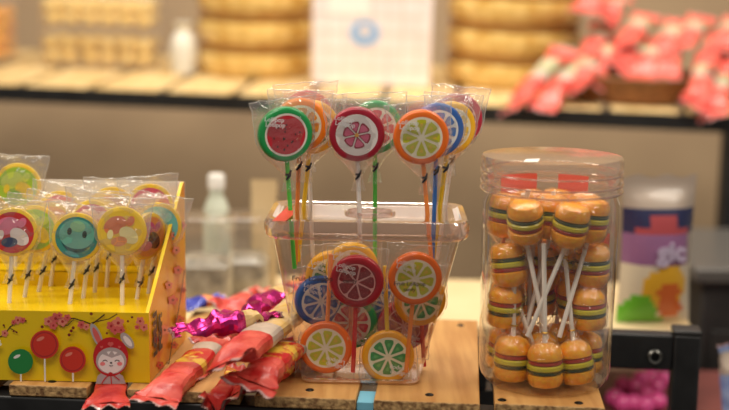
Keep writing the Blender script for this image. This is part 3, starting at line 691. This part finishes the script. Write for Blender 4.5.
for c in range(3):
    base = W(stick_px[c][0], stick_px[c][1], z_t)
    for r in range(4):
        jx = 0.0
        q = base + by * (.0215 * r) + bx * (.006 * r if c < 2 else .0065 * r) + up * (-.012)
        tops_ = [((13, 232), (35, 229), (52, 226), (60, 214)), ((77, 237), (93, 224), (100, 222), (112, 210)), ((122, 231), (147, 236), (158, 226), (150, 207))][c][r]
        P = D(tops_[0], tops_[1], q.y + .004)
        fc = grid[c][r]
        flat_pop(P, q, FACES[fc], '%s flat lollipop, %s %s' % (words[c][r], roww[r], colw[c]), yaw=(0, -4, 0, 6)[r] if not (c == 2 and r == 1) else 52)
P = D(18, 186, base.y + .088); q = Vector((P.x - .004, P.y - .004, SH + z_t + .012))
flat_pop(P, q, FACES['green'], 'flat green lollipop standing taller than the others at the back left of the yellow box')

# ------------------------------------------------------------ wrapped candies
def film(name, c1, c2, rough=.22, sc=60, coat=.5): return noisy(name, C(*c1), C(*c2), sc, rough + .14, bump=.6, coat=coat * .2, dist=.003)
coral = film('coral_film', (186, 34, 32), (226, 98, 84))
coral2 = film('deep_coral_film', (168, 22, 26), (212, 72, 62))
labelf = noisy('fruit_label_film', C(200, 40, 40), C(236, 190, 70), 70, .25, bump=.2, coat=.5, lo=.48, hi=.6)
pale = noisy('pale_film', C(168, 152, 138), C(206, 186, 168), 40, .3, bump=.3, coat=.2)
yellabel = noisy('yellow_label_film', C(214, 170, 60), C(226, 196, 150), 50, .22, bump=.25, coat=.5)
magenta = noisy('magenta_foil', C(176, 14, 96), C(222, 60, 150), 40, .2, bump=.5, metal=.7)
purple = noisy('dark_magenta_foil', C(140, 16, 80), C(200, 50, 120), 60, .2, bump=.3, metal=.6)
silver = principled('clear_white_seal', C(186, 150, 146), 0.25, 0, .3)
bluef = film('blue_film', (40, 50, 150), (70, 80, 190)); orangef = film('orange_film', (230, 110, 40), (240, 150, 70))
def wrapped(Pa, Pb, wdt, hgt, mats, bands, label, group, seed=1, rolla=0.0, rollb=0.0, fin=.016, finw=1.3, crumple=.0016, name='wrapped_candy', sag=0.0, cat='sweet', roll=0.0, ramp=.9):
    """long sweet in a film wrapper with a crimped, saw-toothed fin at each end, from Pa (near) to Pb (far)"""
    ax = Pb - Pa; L = ax.length; M = frame(Pa, ax, up)        # local z along the sweet, -y up, x across
    t = thing(name, label, cat, M, group)
    off = Vector((seed * 3.1, seed * 1.7, seed * .9)); n = 18; nz = 26
    loops = []; mi = []
    for j in range(nz + 1):
        s = j / nz; z = fin + (L - 2 * fin) * s
        e = min(s, 1 - s) * (L - 2 * fin) / (wdt * ramp); e = min(e, 1); e = e * e * (3 - 2 * e)
        w = wdt * (finw + (1 - finw) * e) / 2; hh = .0006 + (hgt / 2 - .0006) * e
        rl = (rolla * (1 - e) if s < .5 else rollb * (1 - e)) + roll
        lp = []
        for k in range(n):
            a = 2 * pi * k / n; x = w * abs(cos(a)) ** .8 * (1 if cos(a) > 0 else -1); y = hh * abs(sin(a)) ** .7 * (1 if sin(a) > 0 else -1)
            c = noise.noise(Vector((x * 90, y * 90, z * 110)) + off); y += c * crumple * (1.2 - .6 * e); x += noise.noise(Vector((z * 120, x * 40, 5)) + off) * crumple * .6
            lp.append((x * cos(rl) - y * sin(rl), x * sin(rl) + y * cos(rl) - sag * 4 * s * (1 - s), z))
        loops.append(lp)
        if j < nz:
            k = 0
            for i, (s1, m) in enumerate(bands):
                if s <= s1: k = m; break
            mi.append(k)
    mb = MB(); mb.loft(loops, mi); mb.build('wrapper', mats, t, angle=14)
    for end in (0, 1):
        mb = MB(); rl = (rollb if end else rolla) + roll; nx = 16; vs = []; z0 = fin if not end else L - fin; dr = -1 if not end else 1
        w = wdt * finw / 2
        rows = [0, .4, .84, 1.0]
        for r_ in rows:
            for i in range(nx * 2 + 1):
                u = -1 + i / nx; x = u * w * (1 + .06 * r_); y = .0016 * sin(u * 9 + seed + r_ * 2) * r_ + noise.noise(Vector((u * 2, r_, seed))) * .003 * r_
                zz = z0 + dr * (fin * r_ + (.0016 * (i % 2) if r_ == 1.0 else 0))
                vs.append((x * cos(rl) - y * sin(rl), x * sin(rl) + y * cos(rl), zz))
        m = nx * 2 + 1; fs = []; ms = []
        for a in range(3):
            for i in range(nx * 2): fs.append((a * m + i, a * m + i + 1, (a + 1) * m + i + 1, (a + 1) * m + i)); ms.append(1 if a == 2 else 0)
        o_ = len(vs); nrm = Vector((-sin(rl), cos(rl), 0)) * .0005
        mb.add(vs, fs, ms); mb.add([Vector(v) + nrm for v in vs], fs, ms)
        mb.build('crimped_end', [mats[0], silver], t, angle=35)
    return t
GC = 'coral wrapped candies heaped on the front shelf'
cm = [coral, labelf, pale, yellabel]
def Z(px, py, z): return W(px, py, z)
wrapped(Z(106, 407, -.004), Z(110, 372, -.0012) + ey * .02, .027, .006, [coral2, labelf, pale, yellabel], [(.6, 0), (1, 2)], 'short coral candy end poking out under the front of the yellow box', GC, 2, 0, 0, .008, 1.35)
wrapped(Z(152, 403, .003), Z(226, 335, .011), .029, .017, cm, [(.40, 0), (.62, 1), (.74, 2), (1, 0)], 'coral candy lying beside the yellow box with its sawtooth end over the shelf edge', GC, 3, .1, .2, .010, 1.3, .003)
wrapped(Z(206, 411, -.004), Z(244, 366, .006), .017, .010, [coral2, labelf, pale, yellabel], [(.7, 0), (1, 1)], 'narrow deep red candy end hanging over the shelf edge left of the lowest candy', GC, 22, 1.2, .2, .012, 1.5, .003)
wrapped(Z(230, 399, .004), Z(306, 346, .012), .031, .018, [coral2, labelf, pale, yellabel], [(.42, 0), (.7, 1), (.85, 2), (1, 1)], 'lowest coral candy of the heap, its red end hanging over the shelf edge', GC, 4, -.75, .2, .016, 1.9, .0035)
wrapped(Z(246, 388, .021), Z(300, 338, .027), .029, .017, [coral, labelf, pale, yellabel], [(.36, 0), (.80, 1), (1, 2)], 'coral candy with red and yellow label in the middle of the heap', GC, 5, .25, 0, .012, 1.5, .003)
wrapped(Z(222, 367, .040), D(322, 288, 1.16), .031, .017, [coral, yellabel, pale, labelf], [(.26, 0), (.36, 2), (.85, 1), (1, 0)], 'topmost coral candy of the heap with a wide triangular end and pale yellow body', GC, 6, -.55, 0, .012, 1.6, .0022)
wrapped(Z(172, 333, .050), Z(280, 314, .054), .025, .020, [magenta, purple, yellabel], [(.62, 0), (.82, 2), (1, 1)], 'shiny magenta foil sweet lying across the top of the candy heap', 'magenta foil sweets on the candy heap', 7, .5, .2, .006, .5, .008, ramp=1.7, name='foil_sweet')
wrapped(Z(236, 320, .040), Z(304, 285, .042), .025, .020, [magenta, purple, yellabel], [(.5, 0), (.7, 2), (1, 1)], 'shiny magenta foil sweet behind the other one, next to the clear tub', 'magenta foil sweets on the candy heap', 8, -.3, .2, .006, .6, .008, ramp=1.7, name='foil_sweet')
GB = 'coral wrapped candies behind the heap'
wrapped(Z(222, 312, .006), Z(268, 288, .008), .024, .014, cm, [(.5, 0), (1, 2)], 'coral candy lying blurred behind the magenta sweets, left', GB, 9, .6, 0, .014, 1.6, .002)
wrapped(Z(258, 306, .010), Z(322, 274, .012), .024, .014, cm, [(.5, 0), (1, 1)], 'coral candy lying blurred behind the magenta sweets, against the tub', GB, 10, .9, 0, .014, 1.6, .002)
wrapped(Z(180, 306, .010), Z(226, 297, .010), .018, .012, [bluef, orangef, coral, coral], [(.45, 0), (1, 1)], 'small blue and orange wrapped sweet by the back corner of the yellow box', None, 11, .2, .1, .010, 1.4, .002)
wrapped(Z(205, 345, .012), Z(262, 312, .014), .024, .015, [coral, yellabel, pale, labelf], [(.3, 0), (.7, 1), (1, 2)], 'coral candy with yellow body lying under the magenta foil sweet', GC, 12, .2, 0, .013, 1.4)

# ------------------------------------------------------------ things behind, out of focus
# snack bag on the low table
sb = W(652, 322, LT); sb.z = tz
bag = thing('snack_bag', 'colourful pillow snack bag standing behind the jar on the low table', 'snack bag', Matrix.Translation(sb) @ Matrix.Rotation(radians(8), 4, 'Z'))
bw, bh = .088, .170
mb = MB(); nu, nv = 16, 24
for sg in (-1, 1):
    vs, fs, ms = [], [], []
    for j in range(nv + 1):
        v = j / nv
        for i in range(nu + 1):
            u = -1 + 2 * i / nu; th = .026 * (sin(pi * min(max((v - .0) / .92, 0), 1)) ** .6 if v < .92 else 0) * (1 - abs(u) ** 3)
            vs.append((u * bw / 2 * (1 - .06 * sin(pi * v)), sg * (th + .0004), .001 + v * bh + .002 * sin(u * 8) * (v == 1)))
    for j in range(nv):
        for i in range(nu):
            a = j * (nu + 1) + i; fs.append((a, a + 1, a + nu + 2, a + nu + 1)); v = (j + .5) / nv; u = -1 + 2 * (i + .5) / nu
            m = 0
            if v > .78: m = 0
            elif v > .68: m = 1 if not (abs(u) < .4 and v < .73) else 3
            elif v > .61: m = 3 if abs(u) < .8 else 1
            elif v > .40: m = 2 if abs(u + .1) < .85 else 0
            else:
                m = 7
                if (u - .15) ** 2 / .40 + (v - .27) ** 2 / .020 < 1: m = 4
                if (u - .25) ** 2 / .10 + (v - .22) ** 2 / .004 < 1: m = 6
                if (u + .5) ** 2 / .22 + (v - .10) ** 2 / .012 < 1: m = 5
                if (u - .35) ** 2 / .12 + (v - .12) ** 2 / .006 < 1: m = 6
                if v < .03 and u < .2: m = 5
            ms.append(m)
    mb.add(vs, fs, ms)
mb.build('pouch', [principled('bag_%d' % i, C(*c), .35, 0, .3) for i, c in enumerate(((176, 158, 142), (38, 42, 80), (150, 100, 140), (176, 72, 76), (236, 180, 50), (110, 190, 50), (220, 110, 50), (224, 208, 180)))], bag, angle=60)
vs, fs = text_mesh('gic', .030, .0012, .0006)
mb = MB(); mb.add(vs, fs, 0, Matrix.Translation((.008, -.0285, .088)) @ Matrix.Rotation(pi / 2, 4, 'X')); mb.build('lettering', paper((196, 180, 204)), bag)

# dark cabinet at the right edge
cz = D(712, 270, 1.62).z; cx_ = D(706, 300, 1.62).x
cab = thing('side_cabinet', 'dark grey cabinet at the right edge behind the black post', 'cabinet', (cx_ + .15, 1.77, 0))
dk = noisy('dark_grey_panel', C(38, 36, 35), C(52, 49, 47), 20, .5)
mb = MB(); mb.box((cx_ + .15, 1.78, (cz - .02) / 2), (.30, .28, cz - .02)); mb.build('carcass', dk, cab, world=True, bevel=.003)
mb = MB(); mb.box((cx_ + .145, 1.775, cz - .0098), (.32, .30, .02)); mb.build('worktop', principled('grey_top', C(92, 88, 84), .35), cab, world=True, bevel=.003)
mb = MB(); mb.box((cx_ + .15, 1.6365, cz * .5), (.27, .006, cz * .8)); mb.build('door', dk, cab, world=True, bevel=.002)

# glass tubs and bottle on the low table
def backtub(px, py, w, h, label, d=.06, cnt=None):
    q = W(px, py, LT); q.z = tz + .0005
    t = thing('clear_container', label, 'container', q, 'clear containers on the low table')
    mb = MB(); mb.loft([rrect(w - .01, d - .01, .008, .001), rrect(w, d, .010, .006), rrect(w * 1.03, d * 1.03, .010, h - .004)], capb=True); mb.build('body', backplastic, t)
    mb = MB(); mb.loft([rrect(w * 1.05, d * 1.05, .012, h - .006), rrect(w * 1.09, d * 1.09, .012, h - .003), rrect(w * 1.09, d * 1.09, .012, h + .003), rrect(w, d, .012, h + .005)], capt=True); mb.build('lid', backplastic, t)
    if cnt:
        rr = random.Random(int(px)); mb = MB(); mb.loft([rrect(w * .9, d * .9, .01, .005), rrect(w * .94, d * .94, .01, h * .45), rrect(w * .6, d * .6, .01, h * .55)], capb=True, capt=True); s = mb.build('filling', cnt, t); s['kind'] = 'stuff'
    return t
fill1 = noisy('grey_sweets', C(120, 108, 90), C(180, 168, 148), 55, .35, coat=.3)
backtub(204, 300, .075, .100, 'clear plastic container of pale sweets behind the yellow box', cnt=fill1)
backtub(246, 294, .06, .096, 'clear plastic container of grey sweets left behind the lollipop tub', cnt=fill1)
q = W(217, 288, LT); q.z = tz + .0005
bot = thing('white_bottle', 'pale slim bottle standing behind the clear containers', 'bottle', q)
mb = MB(); mb.lathe([(.0001, .001), (.016, .001), (.017, .006), (.017, .098), (.012, .112), (.009, .118), (.009, .128)], 24); mb.build('body', principled('pale_green_plastic', C(206, 210, 190), .35), bot)
mb = MB(); mb.lathe([(.0105, .127), (.0105, .143), (.009, .145), (.0001, .145)], 24); mb.build('cap', white, bot)
q = W(264, 290, LT); q.z = tz + .0005
cup = thing('paper_bag', 'tall cream paper bag standing left behind the lollipop tub', 'paper bag', q)
mb = MB(); mb.loft([rrect(.030, .02, .003, .001), rrect(.030, .022, .003, .08), rrect(.032, .006, .002, .128), rrect(.033, .003, .001, .14)], capb=True); mb.build('bag_body', principled('cream_paper', C(206, 180, 136), .6), cup, angle=60)

# lower shelf with pink sweets, under the beam at the right
lz = SH - .16
low = thing('lower_shelf', 'lower shelf board carrying pink sweets under the black beam', 'shelf', (0.33, 1.45, 0))
mb = MB(); mb.box((0.36, 1.42, lz - .01), (.30, .34, .02)); mb.build('board', noisy('red_brown_board', C(96, 50, 46), C(130, 70, 64), 8, .5), low, world=True)
for p in ((.22, 1.27), (.50, 1.27), (.22, 1.57), (.50, 1.57)):
    mb = MB(); mb.box((p[0], p[1], (lz - .02) / 2), (.02, .02, lz - .02)); mb.build('leg', blackm, low, world=True)
pinkm = principled('pink_sugar', C(245, 90, 165), .2, 0, .6)
k = 0
spots = [(614, 398), (622, 404), (632, 388), (633, 404), (644, 395), (645, 406), (655, 388), (657, 402), (640, 380), (622, 386), (662, 380), (650, 378)]
for (px, py) in spots:
    k += 1; rr_ = .0115
    p = W(px, py + 9, -.16); p.z = lz + rr_ + .0004
    mb = MB(); mb.lathe([(rr_ * sin(pi * i / 12) + 1e-5, -rr_ * cos(pi * i / 12)) for i in range(13)], 20)
    o = mb.build('pink_sweet', pinkm); o.location = p
    tag(o, 'round glossy pink sweet on the lower shelf under the black beam', 'sweet', 'pink sweets on the lower shelf')
# pale blue wrapped sweet at the right edge
q0 = W(733, 410, -.02); q1 = W(729, 352, .06)
mb = None
_b = D(736, 440, 1.33); _b.z = lz + .0015
wrapped(_b, D(728, 344, 1.345), .028, .018, [film('pale_blue_film', (110, 130, 185), (160, 175, 210)), pale], [(.7, 0), (1, 1)], 'pale blue wrapped sweet standing upright at the right edge beside the black post', None, 14, .1, 0, .008, 1.2)

# ------------------------------------------------------------ back shelf: frame, planks and goods
d_l, d_r = 2.07, 1.95
eL, eR = D(0, 85, d_l), D(729, 116, d_r)
kx = (eR - eL).normalized(); ky = (Vector((0, 0, 1)).cross(kx)).normalized(); kz = kx.cross(ky)
_tl = Matrix.Rotation(radians(4), 3, kx); ky = _tl @ ky; kz = _tl @ kz
def BS(px, py, lift=0.0): return plane(px, py, eL, kz) + kz * lift
def BM(px, back, lift=.0006, yaw=0.0):
    p = plane(px, 90, eL + ky * back, ky); p = p - kz * ((p - eL).dot(kz) - lift); M = Matrix(((kx.x, ky.x, kz.x, p.x), (kx.y, ky.y, kz.y, p.y), (kx.z, ky.z, kz.z, p.z), (0, 0, 0, 1))); return M @ Matrix.Rotation(radians(yaw), 4, 'Z')
bshelf = thing('back_shelf', 'black framed shelf with pale planks running across the back', 'shelf', Matrix.Translation((0, 2.1, 0)))
u = -.32; i = 0
tot = (eR - eL).length
while u < tot + .25:
    wv = .104; b = [eL + kx * a + ky * c - kz * .010 for a, c in ((u, .004), (u + wv, .004), (u + wv, .46), (u, .46))]
    mb = MB(); mb.hexa(b, [p + kz * .010 for p in b]); mb.build('plank', paleplank, bshelf, world=True, bevel=.001); u += .120
b = [eL + kx * a + ky * c - kz * .027 for a, c in ((-.34, 0), (tot + .30, 0), (tot + .30, .02), (-.34, .02))]
mb = MB(); mb.hexa(b, [p + kz * .0265 for p in b]); mb.build('front_rail', blackm, bshelf, world=True)
b = [eL + kx * a + ky * c - kz * .035 for a, c in ((-.34, .40), (tot + .30, .40), (tot + .30, .42), (-.34, .42))]
mb = MB(); mb.hexa(b, [p + kz * .0245 for p in b]); mb.build('back_rail', blackm, bshelf, world=True)
for (a, c) in ((-.33, .01), (tot + .014, .012), (-.33, .41), (tot + .29, .41)):
    p = eL + kx * a + ky * c; mb = MB(); mb.box((p.x, p.y, (p.z + (-.01)) / 2), (.035, .035, p.z - .012)); mb.build('post', blackm, bshelf, world=True)

cookiem = noisy('golden_biscuit', C(204, 156, 72), C(236, 202, 124), 38, .25, bump=.25, coat=1.0, dist=.004)
brownrim = principled('brown_rim', C(176, 122, 62), .45)
def tin(px, py, lift, label, grp, w=.108):
    t = thing('biscuit_tin', label, 'tin', BM(px, py, lift), grp)
    mb = MB(); mb.lathe([(.0001, .001), (w - .010, .001), (w - .001, .012), (w, .026), (w - .003, .040), (w - .012, .046)], 48); mb.build('body', cookiem, t)
    mb = MB(); mb.lathe([(w - .010, .0465), (w - .004, .048), (w - .003, .052), (w - .008, .0545), (.0001, .0548)], 48); mb.build('lid', brownrim, t)
    return t
gl, gr_ = 'round golden biscuit tins stacked at the left of the back shelf', 'round golden biscuit tins stacked at the right of the back shelf'
for i, wd_ in enumerate(('bottom', 'middle', 'top')):
    tin(256, .275, .0006 + .0554 * i, '%s round golden biscuit tin of the stack left of the pale box' % wd_, gl)
for i, wd_ in enumerate(('bottom', 'middle', 'top')):
    tin(511, .275, .0006 + .0554 * i, '%s round golden biscuit tin of the stack right of the pale box' % wd_, gr_, .122)

# pale box with blue emblem
pb = thing('pale_gift_box', 'pale pinkish box with a blue oval emblem between the biscuit tins', 'box', BM(371, .17, .0006, 3))
wq, dq, hq = .205, .05, .20
mb = MB(); mb.box((0, 0, hq / 2 + .0005), (wq, dq, hq)); mb.build('carton', noisy('pale_plaid_print', C(244, 228, 222), C(250, 240, 236), 30, .4, coat=.3), pb, bevel=.004)
mb = MB()
for z_ in (.03, .06, .09, .12, .15): mb.poly([(-wq * .46, -dq / 2 - .0004, z_), (wq * .46, -dq / 2 - .0004, z_), (wq * .46, -dq / 2 - .0004, z_ + .004), (-wq * .46, -dq / 2 - .0004, z_ + .004)], 1)
for i in range(7): x_ = -.075 + .025 * i; mb.poly([(x_, -dq / 2 - .0005, .01), (x_ + .003, -dq / 2 - .0005, .01), (x_ + .003, -dq / 2 - .0005, .18), (x_, -dq / 2 - .0005, .18)], 1)
mb.poly([(-.012 + .026 * cos(6.283 * i / 28), -dq / 2 - .0008, .092 + .022 * sin(6.283 * i / 28)) for i in range(28)], 0)
mb.poly([(-.012 + .010 * cos(6.283 * i / 28), -dq / 2 - .0011, .096 + .009 * sin(6.283 * i / 28)) for i in range(28)], 2)
mb.poly([(-.075, -dq / 2 - .0008, .122), (-.005, -dq / 2 - .0008, .122), (-.005, -dq / 2 - .0008, .16), (-.075, -dq / 2 - .0008, .16)], 3)
mb.build('front_print', [paper((150, 185, 225)), paper((240, 216, 206)), paper((235, 220, 215)), paper((250, 246, 236))], pb, smooth=False)

# clear tubs of cream biscuits at the left
creamb = noisy('cream_biscuit', C(232, 192, 100), C(244, 214, 142), 60, .5, bump=.3)
orangeb = noisy('orange_jelly', C(226, 130, 30), C(240, 190, 70), 40, .3, coat=.3)
def biscuit_tub(px, py, lift, w, d, h, label, bmatl, blabel, bname, grp, nx, ny, nz, r):
    M = BM(px, py, lift); t = thing('biscuit_tub', label, 'tub', M, 'clear biscuit tubs on the back shelf')
    mb = MB(); mb.loft([rrect(w - .012, d - .012, .012, .001), rrect(w, d, .016, .007), rrect(w * 1.01, d * 1.01, .016, h - .008)], capb=True); mb.build('body', backplastic, t)
    mb = MB(); mb.loft([rrect(w * 1.02, d * 1.02, .018, h - .012), rrect(w * 1.05, d * 1.05, .018, h - .010), rrect(w * 1.05, d * 1.05, .018, h - .001), rrect(w * .96, d * .96, .018, h)], capt=True); mb.build('lid', backplastic, t)
    rr = random.Random(int(px * 3 + lift * 999)); pr = None
    for iz in range(nz):
        for iy in range(ny):
            for ix in range(nx):
                p = Vector((-w / 2 + w * (ix + .5 + rr.uniform(-.1, .1)) / nx, -d / 2 + d * (iy + .5) / ny, .0085 + r * .75 + iz * r * 1.52))
                Mb = M @ Matrix.Translation(p) @ Matrix.Rotation(rr.uniform(0, 6), 4, 'Z')
                if pr is None:
                    mb = MB(); mb.lathe([(r * sin(pi * i / 10) ** .8 + 1e-5 if 0 < i < 10 else 1e-5, -r * .72 * cos(pi * i / 10)) for i in range(11)], 18); o = mb.build(bname, bmatl); pr = o
                else: o = pr.copy(); COL.objects.link(o)
                o.matrix_world = Mb; tag(o, blabel, 'biscuit', grp)
biscuit_tub(104, .26, .0006, .205, .10, .068, 'lower clear tub of round cream biscuits at the left of the back shelf', creamb, 'round cream biscuit in the lower clear tub on the back shelf', 'biscuit', 'cream biscuits in the lower tub', 6, 2, 2, .0155)
biscuit_tub(104, .26, .0690, .205, .10, .068, 'upper clear tub of round cream biscuits stacked on another tub', creamb, 'round cream biscuit in the upper clear tub on the back shelf', 'biscuit', 'cream biscuits in the upper tub', 6, 2, 2, .0155)
biscuit_tub(-21, .26, .0006, .135, .10, .125, 'clear tub of orange jellies at the far left of the back shelf', orangeb, 'orange jelly in the tub at the far left of the back shelf', 'jelly_sweet', 'orange jellies in the far left tub', 4, 2, 4, .0155)
# white pouch between tub and tins
wp = thing('white_pouch', 'white gathered pouch between the biscuit tub and the tins', 'pouch', BM(184, .22))
mb = MB(); mb.lathe([(.0001, .001), (.022, .001), (.025, .02), (.024, .05), (.018, .068), (.010, .078), (.016, .09)], 20); mb.build('pouch_body', noisy('white_film', C(214, 208, 192), C(238, 234, 222), 30, .4), wp)
mb = MB(); mb.tube([(.0105 * cos(6.283 * i / 16), .0105 * sin(6.283 * i / 16), .078) for i in range(17)], .0015, 6); mb.build('ribbon', principled('cream_ribbon', C(220, 200, 150), .5), wp)

# basket of coral wrapped candies
bk = thing('wicker_basket', 'brown wicker basket full of coral wrapped candies on the back shelf', 'basket', BM(632, .12))
wick = noisy('brown_wicker', C(96, 56, 30), C(168, 112, 62), 90, .6, (1, 1, 5), bump=.6)
mb = MB(); e_ = Matrix.Diagonal((1.25, .8, 1, 1)); mb.lathe([(.0001, .001), (.075, .001), (.082, .004), (.094, .038), (.096, .042), (.091, .042), (.080, .008), (.0001, .006)], 40, M=e_); mb.build('basket_body', wick, bk)
mb = MB(); pts = [e_ @ Vector((.0955 * cos(6.2832 * i / 40), .0955 * sin(6.2832 * i / 40), .0435)) for i in range(41)]; mb.tube(pts, .0035, 6); mb.build('rim', wick, bk)
def bcandy(pa, pb, label, seed, ra=.3, mats=None, w=.036):
    wrapped(pa, pb, w, w * .62, mats or cm, [(.46, 0), (.54, 2), (.8, 3), (1, 0)], label, 'coral wrapped candies in and around the basket', seed, ra, .2, .016, 1.35, .003)
def BP(px, py, dd, lift):      # a point over the shelf: pixel column at a given set-back dd from the front edge
    return plane(px, py, eL + ky * dd, ky)
posn = [  # near end pixel, far end pixel, setback near, far
    ((590, 84), (612, 36), .05, .17), ((618, 70), (640, 34), .06, .18), ((640, 80), (655, 40), .045, .17), ((664, 78), (676, 38), .05, .17),
    ((585, 62), (606, 22), .085, .2), ((622, 48), (648, 14), .09, .21), ((655, 58), (682, 20), .095, .21), ((678, 50), (704, 16), .10, .21),
    ((694, 108), (712, 54), -.02, .12), ((714, 118), (722, 66), -.025, .11), ((700, 76), (722, 34), .05, .18), ((722, 84), (738, 42), .05, .18), ((717, 50), (740, 18), .10, .22),
    ((508, 112), (566, 48), -.02, .10), ((540, 110), (584, 54), -.015, .12), ((575, 92), (596, 50), .02, .13), ((583, 12), (600, -14), .12, .22), ((604, 18), (620, -4), .13, .23),
]
wh = ['at the front left of the basket', 'second along the basket front', 'in the middle of the basket front', 'at the right of the basket front', 'in the second row of the basket, left', 'on top of the heap above the basket middle',
      'in the second row of the basket, right of middle', 'in the second row of the basket, far right', 'hanging over the black rail right of the basket', 'hanging over the black rail at the far right corner', 'lying just right of the basket', 'lying at the far right edge of the back shelf', 'on top of the heap at the far right',
      'hanging lowest over the rail left of the basket', 'hanging over the rail beside the leftmost one', 'lying against the left side of the basket', 'high behind the basket, left', 'high behind the basket, near the wall']
greenlab = noisy('pale_green_label', C(160, 158, 112), C(205, 194, 160), 40, .3, coat=.3)
salmon = film('salmon_film', (214, 62, 56), (240, 118, 100)); cm2 = [salmon, labelf, pale, greenlab]; cm3 = [salmon, yellabel, pale, greenlab]
for i, ((a, b_, d0, d1), wtxt) in enumerate(zip(posn, wh)):
    bcandy(BP(a[0], a[1], d0, 0), BP(b_[0], b_[1], d1, 0), 'coral wrapped candy ' + wtxt, 30 + i, R.uniform(-.6, .8), cm2 if i % 2 else cm3)
